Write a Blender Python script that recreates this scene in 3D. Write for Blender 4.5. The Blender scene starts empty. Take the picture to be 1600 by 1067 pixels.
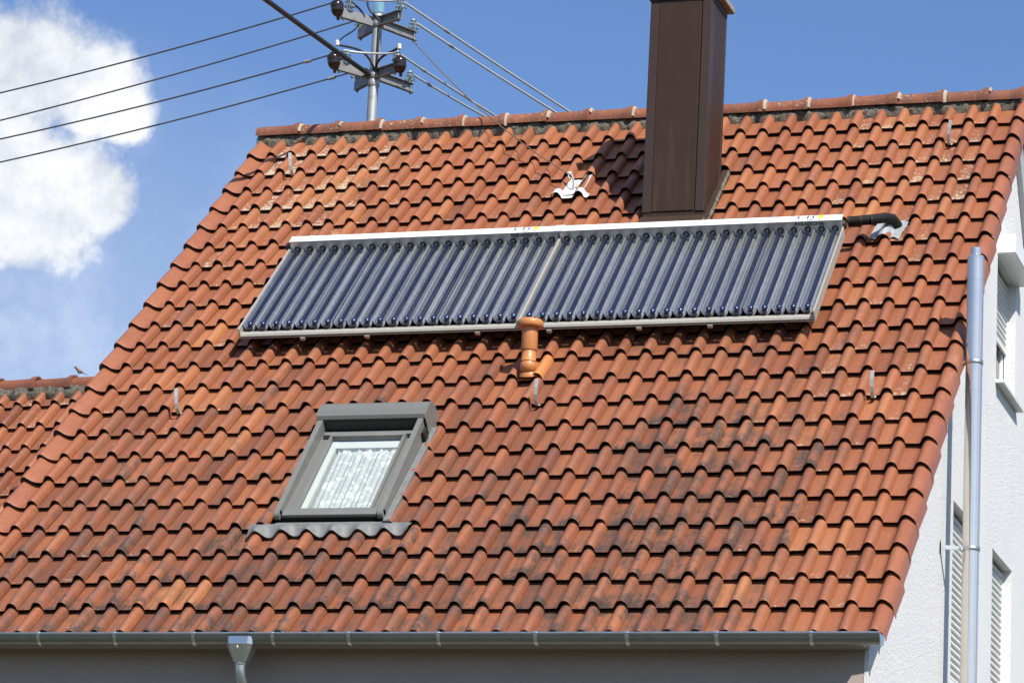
import bpy, math, random
from mathutils import Vector, Matrix, noise
R = math.radians
S = bpy.context.scene
COL = S.collection
random.seed(7)

# ------------------------------------------------------------------ camera, sky, sun, exposure
ZE = 5.909                      # height of the reference line on the eave above the ground
cam_d = bpy.data.cameras.new('camera')
cam = bpy.data.objects.new('camera', cam_d); COL.objects.link(cam)
cam_d.sensor_width = 36.0; cam_d.sensor_fit = 'HORIZONTAL'; cam_d.lens = 115.527
cam_d.clip_start = 0.1; cam_d.clip_end = 3000
rt, up, bk = (0.9518, 0.3021, 0.0527), (0.0280, -0.2568, 0.9661), (0.3053, -0.9181, -0.2529)
cam.matrix_world = Matrix(((rt[0], up[0], bk[0], 4.6107), (rt[1], up[1], bk[1], -22.3183),
                           (rt[2], up[2], bk[2], -4.2089 + ZE), (0, 0, 0, 1)))
S.camera = cam

SUN = Vector((0.467, -0.496, 0.732)).normalized()
sun_d = bpy.data.lights.new('sun', 'SUN'); sun_d.energy = 4.9; sun_d.angle = R(0.53); sun_d.color = (1.0, 0.95, 0.87)
sun = bpy.data.objects.new('sun', sun_d); COL.objects.link(sun)
sun.rotation_euler = SUN.to_track_quat('Z', 'Y').to_euler(); sun.location = (20, -20, 40)

S.view_settings.view_transform = 'Standard'; S.view_settings.look = 'None'
S.view_settings.gamma = 1.0; S.view_settings.use_curve_mapping = False
S.view_settings.exposure = 0.42

S.render.engine = 'CYCLES'; cy = S.cycles
cy.max_bounces = 6; cy.diffuse_bounces = 2; cy.glossy_bounces = 3; cy.transmission_bounces = 6; cy.transparent_max_bounces = 6
cy.caustics_reflective = False; cy.caustics_refractive = False; cy.use_denoising = True
W = bpy.data.worlds.new('World'); S.world = W; W.use_nodes = True
def world_nodes():
    nt = W.node_tree; N = nt.nodes; L = nt.links; N.clear()
    def nd(t, **k):
        n = N.new(t)
        for a, b in k.items(): setattr(n, a, b)
        return n
    def m(op, a, b=None, c=None, clamp=False):
        n = nd('ShaderNodeMath', operation=op, use_clamp=clamp)
        for i, v in enumerate((a, b, c)):
            if v is None: continue
            if isinstance(v, (int, float)): n.inputs[i].default_value = v
            else: L.new(v, n.inputs[i])
        return n.outputs[0]
    sky = nd('ShaderNodeTexSky', sky_type='NISHITA'); sky.sun_disc = False
    sky.sun_elevation = math.asin(SUN.z); sky.sun_rotation = math.atan2(SUN.x, SUN.y)
    sky.altitude = 300; sky.air_density = 1.0; sky.dust_density = 0.9; sky.ozone_density = 3.2
    bg = nd('ShaderNodeBackground'); bg.inputs[1].default_value = 0.090
    tn = nd('ShaderNodeMix', data_type='RGBA', blend_type='MULTIPLY'); tn.inputs[0].default_value = 1.0; tn.inputs[7].default_value = (0.90, 1.03, 1.24, 1)
    L.new(sky.outputs[0], tn.inputs[6]); L.new(tn.outputs[2], bg.inputs[0])
    tc = nd('ShaderNodeTexCoord'); sp = nd('ShaderNodeSeparateXYZ'); L.new(tc.outputs['Generated'], sp.inputs[0])
    az = m('MULTIPLY', m('ARCTAN2', sp.outputs[0], sp.outputs[1]), 57.2958)
    el = m('MULTIPLY', m('ARCSINE', sp.outputs[2]), 57.2958)
    def nz(scale, detail, rough):
        n = nd('ShaderNodeTexNoise'); n.inputs['Scale'].default_value = scale; n.inputs['Detail'].default_value = detail
        n.inputs['Roughness'].default_value = rough; L.new(tc.outputs['Generated'], n.inputs['Vector']); return n.outputs['Fac']
    n1 = nz(31, 6, 0.64); n3 = nz(3.4, 2, 0.5)
    # cumulus bank on the left (azimuth, elevation, radius in degrees) and scattered cumulus all round the sky
    field = m('MULTIPLY', m('SUBTRACT', n3, 0.63), 9.0)
    for A, B, r in [(-27.5, 18.8, 1.35), (-26.3, 18.5, 1.0), (-25.75, 18.1, 0.62), (-27.3, 16.5, 1.55), (-26.1, 16.7, 0.95), (-28.8, 17.4, 2.0), (-33, 16.8, 3.0)]:
        d = m('SQRT', m('ADD', m('POWER', m('SUBTRACT', az, A), 2.0), m('POWER', m('MULTIPLY', m('SUBTRACT', el, B), 1.15), 2.0)))
        field = m('MAXIMUM', field, m('SUBTRACT', 1.0, m('DIVIDE', d, r)))
    field = m('MAXIMUM', field, -1.2)
    f = m('ADD', field, m('MULTIPLY', m('SUBTRACT', n1, 0.5), 2.0))
    vd = m('SQRT', m('ADD', m('POWER', m('SUBTRACT', az, -27.5), 2.0), m('POWER', m('MULTIPLY', m('SUBTRACT', el, 14.0), 1.5), 2.0)))
    veil = m('MULTIPLY', m('MAXIMUM', m('SUBTRACT', 1.0, m('DIVIDE', vd, 9.0)), 0.0), m('ADD', 0.38, m('MULTIPLY', n1, 0.14)))
    mr = nd('ShaderNodeMapRange', interpolation_type='SMOOTHSTEP')
    L.new(f, mr.inputs[0]); mr.inputs[1].default_value = -0.28; mr.inputs[2].default_value = 0.34
    mask = m('MAXIMUM', m('MULTIPLY', mr.outputs[0], 0.97), veil)
    cr = nd('ShaderNodeValToRGB'); cr.color_ramp.elements[0].position = 0.34; cr.color_ramp.elements[0].color = (0.60, 0.64, 0.71, 1)
    cr.color_ramp.elements[1].position = 0.56; cr.color_ramp.elements[1].color = (0.93, 0.94, 0.96, 1)
    L.new(m('ADD', m('MULTIPLY', n1, 0.85), m('MULTIPLY', f, 0.06)), cr.inputs[0])
    bc = nd('ShaderNodeBackground'); bc.inputs[1].default_value = 0.86; L.new(cr.outputs[0], bc.inputs[0])
    mx = nd('ShaderNodeMixShader'); L.new(mask, mx.inputs[0]); L.new(bg.outputs[0], mx.inputs[1]); L.new(bc.outputs[0], mx.inputs[2])
    out = nd('ShaderNodeOutputWorld'); L.new(mx.outputs[0], out.inputs[0])
world_nodes()

# ------------------------------------------------------------------ helpers
def obj(name, me, mat=None, parent=None, loc=(0, 0, 0), rot=(0, 0, 0), label=None):
    o = bpy.data.objects.new(name, me); COL.objects.link(o)
    if mat and not me.materials: me.materials.append(mat)
    o.location = loc; o.rotation_euler = rot
    if parent: o.parent = parent
    if label: o['label'] = label
    return o
def empty(name, loc=(0, 0, 0), rot=(0, 0, 0), parent=None):
    o = bpy.data.objects.new(name, None); COL.objects.link(o); o.location = loc; o.rotation_euler = rot
    o.empty_display_size = 0.1
    if parent: o.parent = parent
    return o
def tag(o, label, cat, group=None, kind=None):
    o['label'] = label; o['category'] = cat
    if group: o['group'] = group
    if kind: o['kind'] = kind
    return o

class MB:
    def __init__(s): s.v = []; s.f = []; s.sm = []
    def add(s, vs, fs, smooth=False):
        k = len(s.v); s.v += [tuple(p) for p in vs]
        for q in fs: s.f.append([i + k for i in q]); s.sm.append(smooth)
        return s
    def box(s, x0, x1, y0, y1, z0, z1, bev=0.0):
        b = min(bev, (x1-x0)/2.2, (y1-y0)/2.2, (z1-z0)/2.2)
        if b <= 0:
            return s.add([(x0,y0,z0),(x1,y0,z0),(x1,y1,z0),(x0,y1,z0),(x0,y0,z1),(x1,y0,z1),(x1,y1,z1),(x0,y1,z1)],
                         [(0,3,2,1),(4,5,6,7),(0,1,5,4),(1,2,6,5),(2,3,7,6),(3,0,4,7)])
        vs = []; idx = {}
        for sx in (0,1):
            for sy in (0,1):
                for sz in (0,1):
                    X=(x0,x1)[sx]; Y=(y0,y1)[sy]; Z=(z0,z1)[sz]
                    ix=X+(b if sx==0 else -b); iy=Y+(b if sy==0 else -b); iz=Z+(b if sz==0 else -b)
                    for ax,p in enumerate(((X,iy,iz),(ix,Y,iz),(ix,iy,Z))):
                        idx[(sx,sy,sz,ax)] = len(vs); vs.append(p)
        g = lambda *k: idx[k]
        fs = [(g(0,0,0,0),g(0,0,1,0),g(0,1,1,0),g(0,1,0,0)),(g(1,0,0,0),g(1,1,0,0),g(1,1,1,0),g(1,0,1,0)),
              (g(0,0,0,1),g(1,0,0,1),g(1,0,1,1),g(0,0,1,1)),(g(0,1,0,1),g(0,1,1,1),g(1,1,1,1),g(1,1,0,1)),
              (g(0,0,0,2),g(0,1,0,2),g(1,1,0,2),g(1,0,0,2)),(g(0,0,1,2),g(1,0,1,2),g(1,1,1,2),g(0,1,1,2))]
        for a in (0,1):
            for c in (0,1):
                q1=(g(0,a,c,1),g(1,a,c,1),g(1,a,c,2),g(0,a,c,2)); q2=(g(a,0,c,0),g(a,1,c,0),g(a,1,c,2),g(a,0,c,2)); q3=(g(a,c,0,0),g(a,c,1,0),g(a,c,1,1),g(a,c,0,1))
                fs += [q1, q2, q3]
        for a in (0,1):
            for c in (0,1):
                for d in (0,1): fs.append((g(a,c,d,0),g(a,c,d,1),g(a,c,d,2)))
        return s.add(vs, fs)
    def tube(s, pts, rad, n=8, cap=True, smooth=True):
        pts = [Vector(p) for p in pts]; m = len(pts)
        rs = rad if isinstance(rad, (list, tuple)) else [rad]*m
        vs = []; fs = []; prev = None
        for i, p in enumerate(pts):
            d = (pts[min(i+1,m-1)] - pts[max(i-1,0)]).normalized()
            if prev is None:
                a = Vector((0,0,1)) if abs(d.z) < 0.9 else Vector((1,0,0)); u = d.cross(a).normalized()
            else: u = (prev - d*prev.dot(d)).normalized()
            prev = u; w = d.cross(u)
            for k in range(n):
                t = 2*math.pi*k/n; vs.append(p + (u*math.cos(t) + w*math.sin(t))*rs[i])
        for i in range(m-1):
            for k in range(n):
                fs.append((i*n+k, i*n+(k+1)%n, (i+1)*n+(k+1)%n, (i+1)*n+k))
        s.add(vs, fs, smooth)
        if cap:
            s.add(vs[:n], [tuple(range(n))[::-1]]); s.add(vs[-n:], [tuple(range(n))])
        return s
    def lathe(s, prof, n=16, origin=(0,0,0), axis='z', smooth=True, cap=True):
        o = Vector(origin); vs = []
        for r, z in prof:
            for k in range(n):
                t = 2*math.pi*k/n; p = (r*math.cos(t), r*math.sin(t), z)
                if axis == 'x': p = (z, p[0], p[1])
                if axis == 'y': p = (p[1], z, p[0])
                vs.append(o + Vector(p))
        fs = [(i*n+k, i*n+(k+1)%n, (i+1)*n+(k+1)%n, (i+1)*n+k) for i in range(len(prof)-1) for k in range(n)]
        s.add(vs, fs, smooth)
        if cap: s.add(vs[:n], [tuple(range(n))[::-1]]); s.add(vs[-n:], [tuple(range(n))])
        return s
    def strip(s, rows, smooth=True):          # rows of equal-length point lists -> quad grid
        n = len(rows[0]); vs = [p for r in rows for p in r]
        fs = [(i*n+k, i*n+k+1, (i+1)*n+k+1, (i+1)*n+k) for i in range(len(rows)-1) for k in range(n-1)]
        return s.add(vs, fs, smooth)
    def prism(s, poly, z0, z1, axis='z'):     # 2D polygon (ccw) extruded
        n = len(poly)
        def P(p, z): return (p[0],p[1],z) if axis=='z' else ((z,p[0],p[1]) if axis=='x' else (p[1],z,p[0]))
        vs = [P(p,z0) for p in poly] + [P(p,z1) for p in poly]
        fs = [tuple(range(n))[::-1], tuple(range(n,2*n))] + [(k,(k+1)%n,n+(k+1)%n,n+k) for k in range(n)]
        return s.add(vs, fs)
    def mesh(s, name):
        me = bpy.data.meshes.new(name); me.from_pydata(s.v, [], s.f)
        me.polygons.foreach_set('use_smooth', s.sm); me.update(); return me
    def build(s, name, mat, parent=None, loc=(0,0,0), rot=(0,0,0), label=None):
        return obj(name, s.mesh(name), mat, parent, loc, rot, label)

# ------------------------------------------------------------------ materials
class NT:
    def __init__(s, name):
        s.m = bpy.data.materials.new(name); s.m.use_nodes = True
        s.N = s.m.node_tree.nodes; s.L = s.m.node_tree.links; s.N.clear()
        s.out = s.N.new('ShaderNodeOutputMaterial'); s.b = s.N.new('ShaderNodeBsdfPrincipled'); s.L.new(s.b.outputs[0], s.out.inputs[0])
        s.geo = s.N.new('ShaderNodeNewGeometry'); s.tc = s.N.new('ShaderNodeTexCoord')
    def set(s, n, i, v):
        if v is None: return
        if hasattr(v, 'is_output') or isinstance(v, bpy.types.NodeSocket): s.L.new(v, n.inputs[i])
        else: n.inputs[i].default_value = v
    def math(s, op, a, b=None, clamp=False):
        n = s.N.new('ShaderNodeMath'); n.operation = op; n.use_clamp = clamp; s.set(n,0,a); s.set(n,1,b); return n.outputs[0]
    def noise(s, scale, detail=4, rough=0.55, vec=None, w=None, dist=0.0):
        n = s.N.new('ShaderNodeTexNoise'); n.inputs['Scale'].default_value = scale; n.inputs['Detail'].default_value = detail
        n.inputs['Roughness'].default_value = rough; n.inputs['Distortion'].default_value = dist
        s.L.new(vec if vec is not None else s.geo.outputs['Position'], n.inputs['Vector'])
        if w is not None: n.noise_dimensions = '4D'; s.set(n, 'W', w)
        return n.outputs['Fac']
    def ramp(s, v, a, b, c0=0.0, c1=1.0):
        n = s.N.new('ShaderNodeMapRange'); n.interpolation_type = 'SMOOTHSTEP'
        s.set(n,0,v); s.set(n,1,a); s.set(n,2,b); n.inputs[3].default_value = c0; n.inputs[4].default_value = c1; return n.outputs[0]
    def mix(s, f, a, b, mode='MIX'):
        n = s.N.new('ShaderNodeMix'); n.data_type = 'RGBA'; n.blend_type = mode
        s.set(n, 0, f)
        for i, v in ((6, a), (7, b)):
            if isinstance(v, tuple): v = (*v, 1.0) if len(v) == 3 else v
            s.set(n, i, v)
        return n.outputs[2]
    def bump(s, h, strength, dist=0.01):
        n = s.N.new('ShaderNodeBump'); n.inputs['Strength'].default_value = strength; n.inputs['Distance'].default_value = dist
        s.L.new(h, n.inputs['Height']); s.L.new(n.outputs[0], s.b.inputs['Normal'])
    def p(s, **k):
        for a, v in k.items():
            a = a.replace('_', ' ').title().replace('Ior', 'IOR')
            if isinstance(v, tuple) and len(v) == 3: v = (*v, 1.0)
            s.set(s.b, a, v)
        return s.m

def simple(name, col, rough=0.5, metal=0.0, var=0.12, scale=14, bump=0.0, bscale=60, dirt=None, spec=None):
    t = NT(name); n = t.noise(scale, 5, 0.6)
    c = t.mix(n, tuple(x*(1-var) for x in col), tuple(min(1, x*(1+var)) for x in col))
    if dirt: c = t.mix(t.ramp(t.noise(scale*0.5, 6, 0.7), 0.5, 0.72, 0, dirt[1]), c, dirt[0])
    r = t.math('ADD', t.math('MULTIPLY', t.noise(scale*2, 3), 0.18), rough-0.09)
    t.p(base_color=c, roughness=r, metallic=metal)
    if spec is not None: t.b.inputs['Specular IOR Level'].default_value = spec
    if bump: t.bump(t.noise(bscale, 4, 0.6), bump, 0.004)
    return t.m

def tile_material():
    t = NT('clay_tile')
    def at(kind):
        n = t.N.new('ShaderNodeAttribute'); n.attribute_type = kind; n.attribute_name = 'tint'; return n.outputs['Vector']
    zn = t.N.new('ShaderNodeAttribute'); zn.attribute_type = 'GEOMETRY'; zn.attribute_name = 'zone'; zs = t.N.new('ShaderNodeSeparateXYZ'); t.L.new(zn.outputs['Vector'], zs.inputs[0]); nose, pan = zs.outputs[0], zs.outputs[1]
    ad = t.N.new('ShaderNodeVectorMath'); ad.operation = 'ADD'; t.L.new(at('OBJECT'), ad.inputs[0]); t.L.new(at('GEOMETRY'), ad.inputs[1])
    sp = t.N.new('ShaderNodeSeparateXYZ'); t.L.new(ad.outputs[0], sp.inputs[0]); tone, algae, lichen = sp.outputs
    cr = t.N.new('ShaderNodeValToRGB'); e = cr.color_ramp.elements
    stops = [(0.0, (0.160, 0.052, 0.026)), (0.35, (0.270, 0.091, 0.042)), (0.62, (0.342, 0.121, 0.053)), (0.82, (0.390, 0.149, 0.061)), (1.0, (0.455, 0.194, 0.065))]
    e[0].position, e[0].color = stops[0][0], (*stops[0][1], 1); e[1].position, e[1].color = stops[-1][0], (*stops[-1][1], 1)
    for q, c in stops[1:-1]: k = e.new(q); k.color = (*c, 1)
    nA = t.noise(7, 4, 0.68); nB = t.noise(36, 4, 0.72); nC = t.noise(120, 2, 0.7)
    ps = t.N.new('ShaderNodeSeparateXYZ'); t.L.new(t.geo.outputs['Position'], ps.inputs[0]); cb = t.N.new('ShaderNodeCombineXYZ')
    t.L.new(t.math('MULTIPLY', ps.outputs[0], 16.0), cb.inputs[0]); t.L.new(t.math('MULTIPLY', t.math('ADD', ps.outputs[1], ps.outputs[2]), 1.3), cb.inputs[1])
    nS = t.noise(1.0, 3, 0.6, vec=cb.outputs[0])
    wob = t.math('ADD', tone, t.math('MULTIPLY', t.math('SUBTRACT', nA, 0.5), 0.55), clamp=True)
    t.L.new(wob, cr.inputs[0]); c = cr.outputs[0]
    # firing bloom and fine grain
    c = t.mix(t.ramp(nB, 0.50, 0.78, 0, 0.45), c, (0.44, 0.215, 0.125))
    c = t.mix(t.ramp(nC, 0.50, 0.72, 0, 0.40), c, (0.11, 0.044, 0.028))
    # grey brown weathering film and black algae in blotches
    film = t.math('MULTIPLY', t.ramp(t.math('ADD', t.math('MULTIPLY', nA, 0.5), t.math('MULTIPLY', nS, 0.5)), 0.38, 0.62), t.math('MULTIPLY', algae, 0.85))
    c = t.mix(film, c, (0.105, 0.062, 0.046))
    thr = t.math('SUBTRACT', 0.765, t.math('MULTIPLY', algae, t.math('ADD', 0.28, t.math('MULTIPLY', nose, 0.09))))
    mixn = t.math('ADD', t.math('MULTIPLY', nA, 0.32), t.math('ADD', t.math('MULTIPLY', nS, 0.24), t.math('ADD', t.math('MULTIPLY', nB, 0.32), t.math('MULTIPLY', nC, 0.12))))
    al = t.ramp(mixn, thr, t.math('ADD', thr, 0.12))
    c = t.mix(t.math('MULTIPLY', al, 0.82), c, (0.040, 0.027, 0.022))
    # pale lichen crusts
    thl = t.math('SUBTRACT', 0.80, t.math('MULTIPLY', lichen, t.math('ADD', 0.20, t.math('MULTIPLY', pan, t.math('ADD', 0.09, t.math('MULTIPLY', nose, 0.09))))))
    nD = t.noise(31, 4, 0.80)
    ln = t.math('ADD', t.math('MULTIPLY', nD, 0.78), t.math('MULTIPLY', nC, 0.22))
    li = t.ramp(ln, thl, t.math('ADD', thl, 0.03))
    lc = t.mix(nB, (0.34, 0.27, 0.15), (0.58, 0.53, 0.43))
    c = t.mix(t.math('MULTIPLY', li, 0.9), c, lc)
    rg = t.math('ADD', 0.36, t.math('MULTIPLY', t.math('ADD', al, li, clamp=True), 0.45))
    rg = t.math('ADD', rg, t.math('MULTIPLY', nB, 0.16))
    t.p(base_color=c, roughness=rg); t.b.inputs['Specular IOR Level'].default_value = 0.42
    t.b.inputs['Specular IOR Level'].default_value = 0.5
    hgt = t.math('ADD', t.math('MULTIPLY', nC, 0.5), t.math('ADD', t.math('MULTIPLY', li, 0.6), t.math('MULTIPLY', nA, 0.8)))
    t.bump(hgt, 0.32, 0.004)
    return t.m
M_TILE = tile_material()
M_RIDGE = M_TILE
def mortar_material():
    t = NT('lichen_mortar'); n = t.noise(22, 7, 0.7)
    c = t.mix(t.ramp(n, 0.35, 0.6), (0.040, 0.036, 0.030), (0.20, 0.18, 0.14))
    c = t.mix(t.ramp(t.noise(40, 6, 0.75), 0.55, 0.68), c, (0.36, 0.34, 0.27)); c = t.mix(t.ramp(t.noise(11, 6, 0.75), 0.56, 0.66, 0, 0.9), c, (0.035, 0.034, 0.028))
    c = t.mix(t.ramp(t.noise(15, 4, 0.7), 0.6, 0.75, 0, 0.6), c, (0.22, 0.17, 0.06))
    t.p(base_color=c, roughness=0.95); t.bump(t.noise(60, 6, 0.7), 0.9, 0.02); return t.m
M_MORTAR = mortar_material()
M_LIME = simple('lime_mortar', (0.36, 0.31, 0.25), 0.9, var=0.45, scale=60, bump=0.5)
def plaster_material():
    t = NT('white_render'); a = t.noise(42, 4, 0.7); b = t.noise(1.3, 3, 0.6); g = t.noise(150, 2, 0.6)
    c = t.mix(b, (0.70, 0.70, 0.70), (0.79, 0.785, 0.77)); c = t.mix(t.ramp(a, 0.55, 0.72, 0, 0.45), c, (0.52, 0.52, 0.54))
    t.p(base_color=c, roughness=0.92); t.b.inputs['Specular IOR Level'].default_value = 0.2
    t.bump(t.math('ADD', a, t.math('MULTIPLY', g, 0.5)), 0.68, 0.02); return t.m
M_PLASTER = plaster_material()
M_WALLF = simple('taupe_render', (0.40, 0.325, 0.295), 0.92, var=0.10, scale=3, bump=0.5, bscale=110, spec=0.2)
M_DECK = simple('roof_felt', (0.018, 0.014, 0.012), 0.95)
def brown_sheet():
    t = NT('brown_sheet_metal'); mp = t.N.new('ShaderNodeMapping'); mp.inputs['Scale'].default_value = (14, 14, 0.9); t.L.new(t.geo.outputs['Position'], mp.inputs['Vector'])
    st = t.noise(1.0, 4, 0.65, vec=mp.outputs[0]); bl = t.noise(4.5, 4, 0.6)
    c = t.mix(bl, (0.036, 0.020, 0.0135), (0.050, 0.029, 0.020)); c = t.mix(t.ramp(st, 0.52, 0.75, 0, 0.5), c, (0.072, 0.048, 0.037)); c = t.mix(t.ramp(t.noise(60, 3, 0.6), 0.68, 0.74, 0, 0.5), c, (0.12, 0.09, 0.075))
    t.p(base_color=c, roughness=t.math('ADD', 0.38, t.math('MULTIPLY', st, 0.25))); t.b.inputs['Specular IOR Level'].default_value = 0.2; t.bump(t.noise(3.5, 2), 0.25, 0.02); return t.m
M_BROWN = brown_sheet()
M_BROWN_TRIM = simple('brown_trim', (0.045, 0.026, 0.018), 0.45, var=0.15, scale=6, dirt=((0.03, 0.02, 0.017), 0.5), spec=0.4)
M_CONC = simple('concrete_cap', (0.28, 0.255, 0.205), 0.9, var=0.3, scale=18, bump=0.4)
M_ZINC = simple('weathered_zinc', (0.27, 0.275, 0.265), 0.38, metal=0.9, var=0.22, scale=9, bump=0.05, bscale=30, dirt=((0.16, 0.15, 0.13), 0.6))
M_ZINC_LT = simple('zinc_sheet', (0.62, 0.64, 0.63), 0.34, metal=1.0, var=0.15, scale=9, bump=0.06, bscale=24, dirt=((0.34, 0.33, 0.30), 0.5))
M_STEEL = simple('stainless_flue', (0.76, 0.70, 0.62), 0.20, metal=0.84, var=0.04, scale=4, bump=0.012, bscale=9)
M_STEEL_R = simple('brushed_bracket', (0.58, 0.57, 0.54), 0.38, metal=1.0, var=0.1)
M_GALV = simple('galvanised_steel', (0.40, 0.41, 0.41), 0.55, metal=0.55, var=0.22, scale=25, bump=0.1, dirt=((0.17, 0.14, 0.11), 0.65))
M_HOOK = simple('galvanised_hook', (0.58, 0.57, 0.54), 0.45, metal=0.35, var=0.1, scale=40, dirt=((0.3, 0.26, 0.2), 0.5))
M_ALU = simple('white_aluminium', (0.74, 0.74, 0.73), 0.36, var=0.08, scale=6, dirt=((0.52, 0.50, 0.46), 0.5))
M_ALU_M = simple('mill_aluminium', (0.66, 0.67, 0.67), 0.35, metal=0.85, var=0.1, scale=20, dirt=((0.35, 0.33, 0.3), 0.5))
M_RAIL = simple('pale_aluminium_rail', (0.44, 0.42, 0.37), 0.45, metal=0.3, var=0.08, scale=20, dirt=((0.40, 0.36, 0.28), 0.5))
M_MIRROR = simple('aluminium_reflector', (0.70, 0.715, 0.74), 0.28, metal=0.89, var=0.10, scale=5, bump=0.0, bscale=20, dirt=((0.36, 0.36, 0.37), 0.5))
def tube_material():
    t = NT('absorber_glass_tube'); n = t.noise(3, 3)
    t.p(base_color=t.mix(n, (0.004, 0.006, 0.020), (0.007, 0.011, 0.036)), roughness=0.16)
    t.b.inputs['Specular IOR Level'].default_value = 0.55; t.b.inputs['Coat Weight'].default_value = 1.0; t.b.inputs['Coat Roughness'].default_value = 0.03; t.b.inputs['Coat IOR'].default_value = 1.5
    return t.m
M_TUBE = tube_material()
M_CAPB = simple('dark_blue_plastic', (0.014, 0.024, 0.075), 0.22, var=0.15, scale=20, spec=0.6)
M_RUBBER = simple('black_rubber', (0.012, 0.012, 0.013), 0.62, var=0.2, scale=40, bump=0.3, bscale=70)
M_FOAM = simple('black_foam', (0.009, 0.0085, 0.0085), 0.75, var=0.3, scale=30, bump=0.7, bscale=45, dirt=((0.04, 0.035, 0.03), 0.35), spec=0.25)
M_INK = simple('black_print', (0.012, 0.012, 0.014), 0.5); M_INKB = simple('blue_print', (0.012, 0.02, 0.22), 0.5); M_INKY = simple('yellow_print', (0.85, 0.62, 0.01), 0.5)
M_CLAYNEW = simple('orange_vent_clay', (0.50, 0.195, 0.064), 0.42, var=0.10, scale=14, dirt=((0.30, 0.12, 0.05), 0.35))
M_GREYP = simple('grey_window_cladding', (0.150, 0.152, 0.140), 0.40, var=0.07, scale=12, dirt=((0.15, 0.145, 0.125), 0.5), spec=0.5)
M_GREYD = simple('dark_window_cladding', (0.085, 0.086, 0.079), 0.42, var=0.08, scale=12, dirt=((0.08, 0.078, 0.07), 0.5))
M_GREYL = simple('light_window_cladding', (0.160, 0.162, 0.150), 0.38, var=0.07, scale=14, dirt=((0.22, 0.21, 0.18), 0.5))
M_DARKP = simple('dark_gasket', (0.014, 0.014, 0.014), 0.5)
M_PVC = simple('white_window_frame', (0.80, 0.80, 0.79), 0.35, var=0.04)
M_SLAT = simple('shutter_slat', (0.62, 0.62, 0.58), 0.45, var=0.06, scale=18)
M_LEAD = simple('lead_apron', (0.155, 0.16, 0.157), 0.6, metal=0.0, var=0.2, scale=16, bump=0.25, bscale=22, dirt=((0.2, 0.2, 0.19), 0.5))
M_SHEET = simple('white_sheet_patch', (0.58, 0.58, 0.565), 0.5, var=0.12, scale=22, bump=0.35, bscale=26, dirt=((0.50, 0.49, 0.44), 0.5))
M_PATCH = simple('grey_lead_patch', (0.40, 0.42, 0.43), 0.45, metal=0.3, var=0.2, scale=20, bump=0.3, bscale=24)
M_BROWNCER = simple('brown_porcelain', (0.018, 0.009, 0.007), 0.14, var=0.25, scale=18, spec=0.7)
M_CABLE = simple('black_cable', (0.014, 0.013, 0.013), 0.5, var=0.2)
M_WIRE = simple('weathered_wire', (0.48, 0.48, 0.47), 0.45, metal=0.25, var=0.15)
M_WIREG = simple('grey_wire', (0.10, 0.10, 0.105), 0.5, metal=0.3, var=0.15)
M_ARM = simple('weathered_steel_arm', (0.27, 0.27, 0.265), 0.55, metal=0.4, var=0.25, scale=22, bump=0.15, dirt=((0.11, 0.085, 0.065), 0.7))
M_GUY = simple('rusty_guy_wire', (0.20, 0.14, 0.09), 0.6, metal=0.3, var=0.2)
M_CLAMPW = simple('white_clamp', (0.66, 0.62, 0.55), 0.45, var=0.1)
M_DARKGL = simple('dark_window_glass', (0.02, 0.023, 0.025), 0.06, var=0.1, scale=2, spec=0.7)
def insul_glass():
    t = NT('insulator_glass'); t.p(base_color=(0.80, 0.95, 0.93), roughness=0.04); t.b.inputs['Transmission Weight'].default_value = 0.92; t.b.inputs['IOR'].default_value = 1.48; return t.m
M_INSGL = insul_glass()
def teal_glass():
    t = NT('teal_insulator_glass'); t.p(base_color=(0.45, 0.72, 0.74), roughness=0.05); t.b.inputs['Transmission Weight'].default_value = 0.75; t.b.inputs['IOR'].default_value = 1.48; return t.m
M_TEAL = teal_glass()
def pane_material():
    t = NT('window_pane'); tr = t.N.new('ShaderNodeBsdfTransparent'); tr.inputs[0].default_value = (0.90, 0.94, 0.93, 1)
    gl = t.N.new('ShaderNodeBsdfGlossy'); gl.inputs['Roughness'].default_value = 0.03; gl.inputs[0].default_value = (0.95, 0.97, 1, 1)
    fr = t.N.new('ShaderNodeFresnel'); fr.inputs[0].default_value = 1.5; mx = t.N.new('ShaderNodeMixShader')
    t.L.new(t.math('MULTIPLY', fr.outputs[0], 2.4, clamp=True), mx.inputs[0]); t.L.new(tr.outputs[0], mx.inputs[1]); t.L.new(gl.outputs[0], mx.inputs[2]); t.L.new(mx.outputs[0], t.out.inputs[0]); return t.m
M_PANE = pane_material()
def lace_material():
    t = NT('lace_curtain'); v = t.tc.outputs['Object']
    a = t.noise(9, 3, 0.5, vec=v, dist=1.6); b = t.noise(28, 4, 0.6, vec=v, dist=0.8)
    pat = t.math('MAXIMUM', t.ramp(a, 0.53, 0.58), t.ramp(b, 0.60, 0.66, 0, 0.6))
    t.p(base_color=t.mix(pat, (0.56, 0.58, 0.58), (0.80, 0.81, 0.80)), roughness=0.9); t.bump(pat, 0.2, 0.004); return t.m
M_LACE = lace_material()
def ground_material():
    t = NT('ground'); c = t.mix(t.ramp(t.noise(0.15, 4), 0.4, 0.6), (0.05, 0.075, 0.028), (0.10, 0.095, 0.085)); c = t.mix(t.noise(3, 5), c, (0.07, 0.07, 0.05)); t.p(base_color=c, roughness=0.95); return t.m

# ------------------------------------------------------------------ setting
g = MB(); g.add([(-900,-900,0),(900,-900,0),(900,900,0),(-900,900,0)], [(0,1,2,3)])
gr = g.build('ground', ground_material()); gr['kind'] = 'structure'

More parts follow.
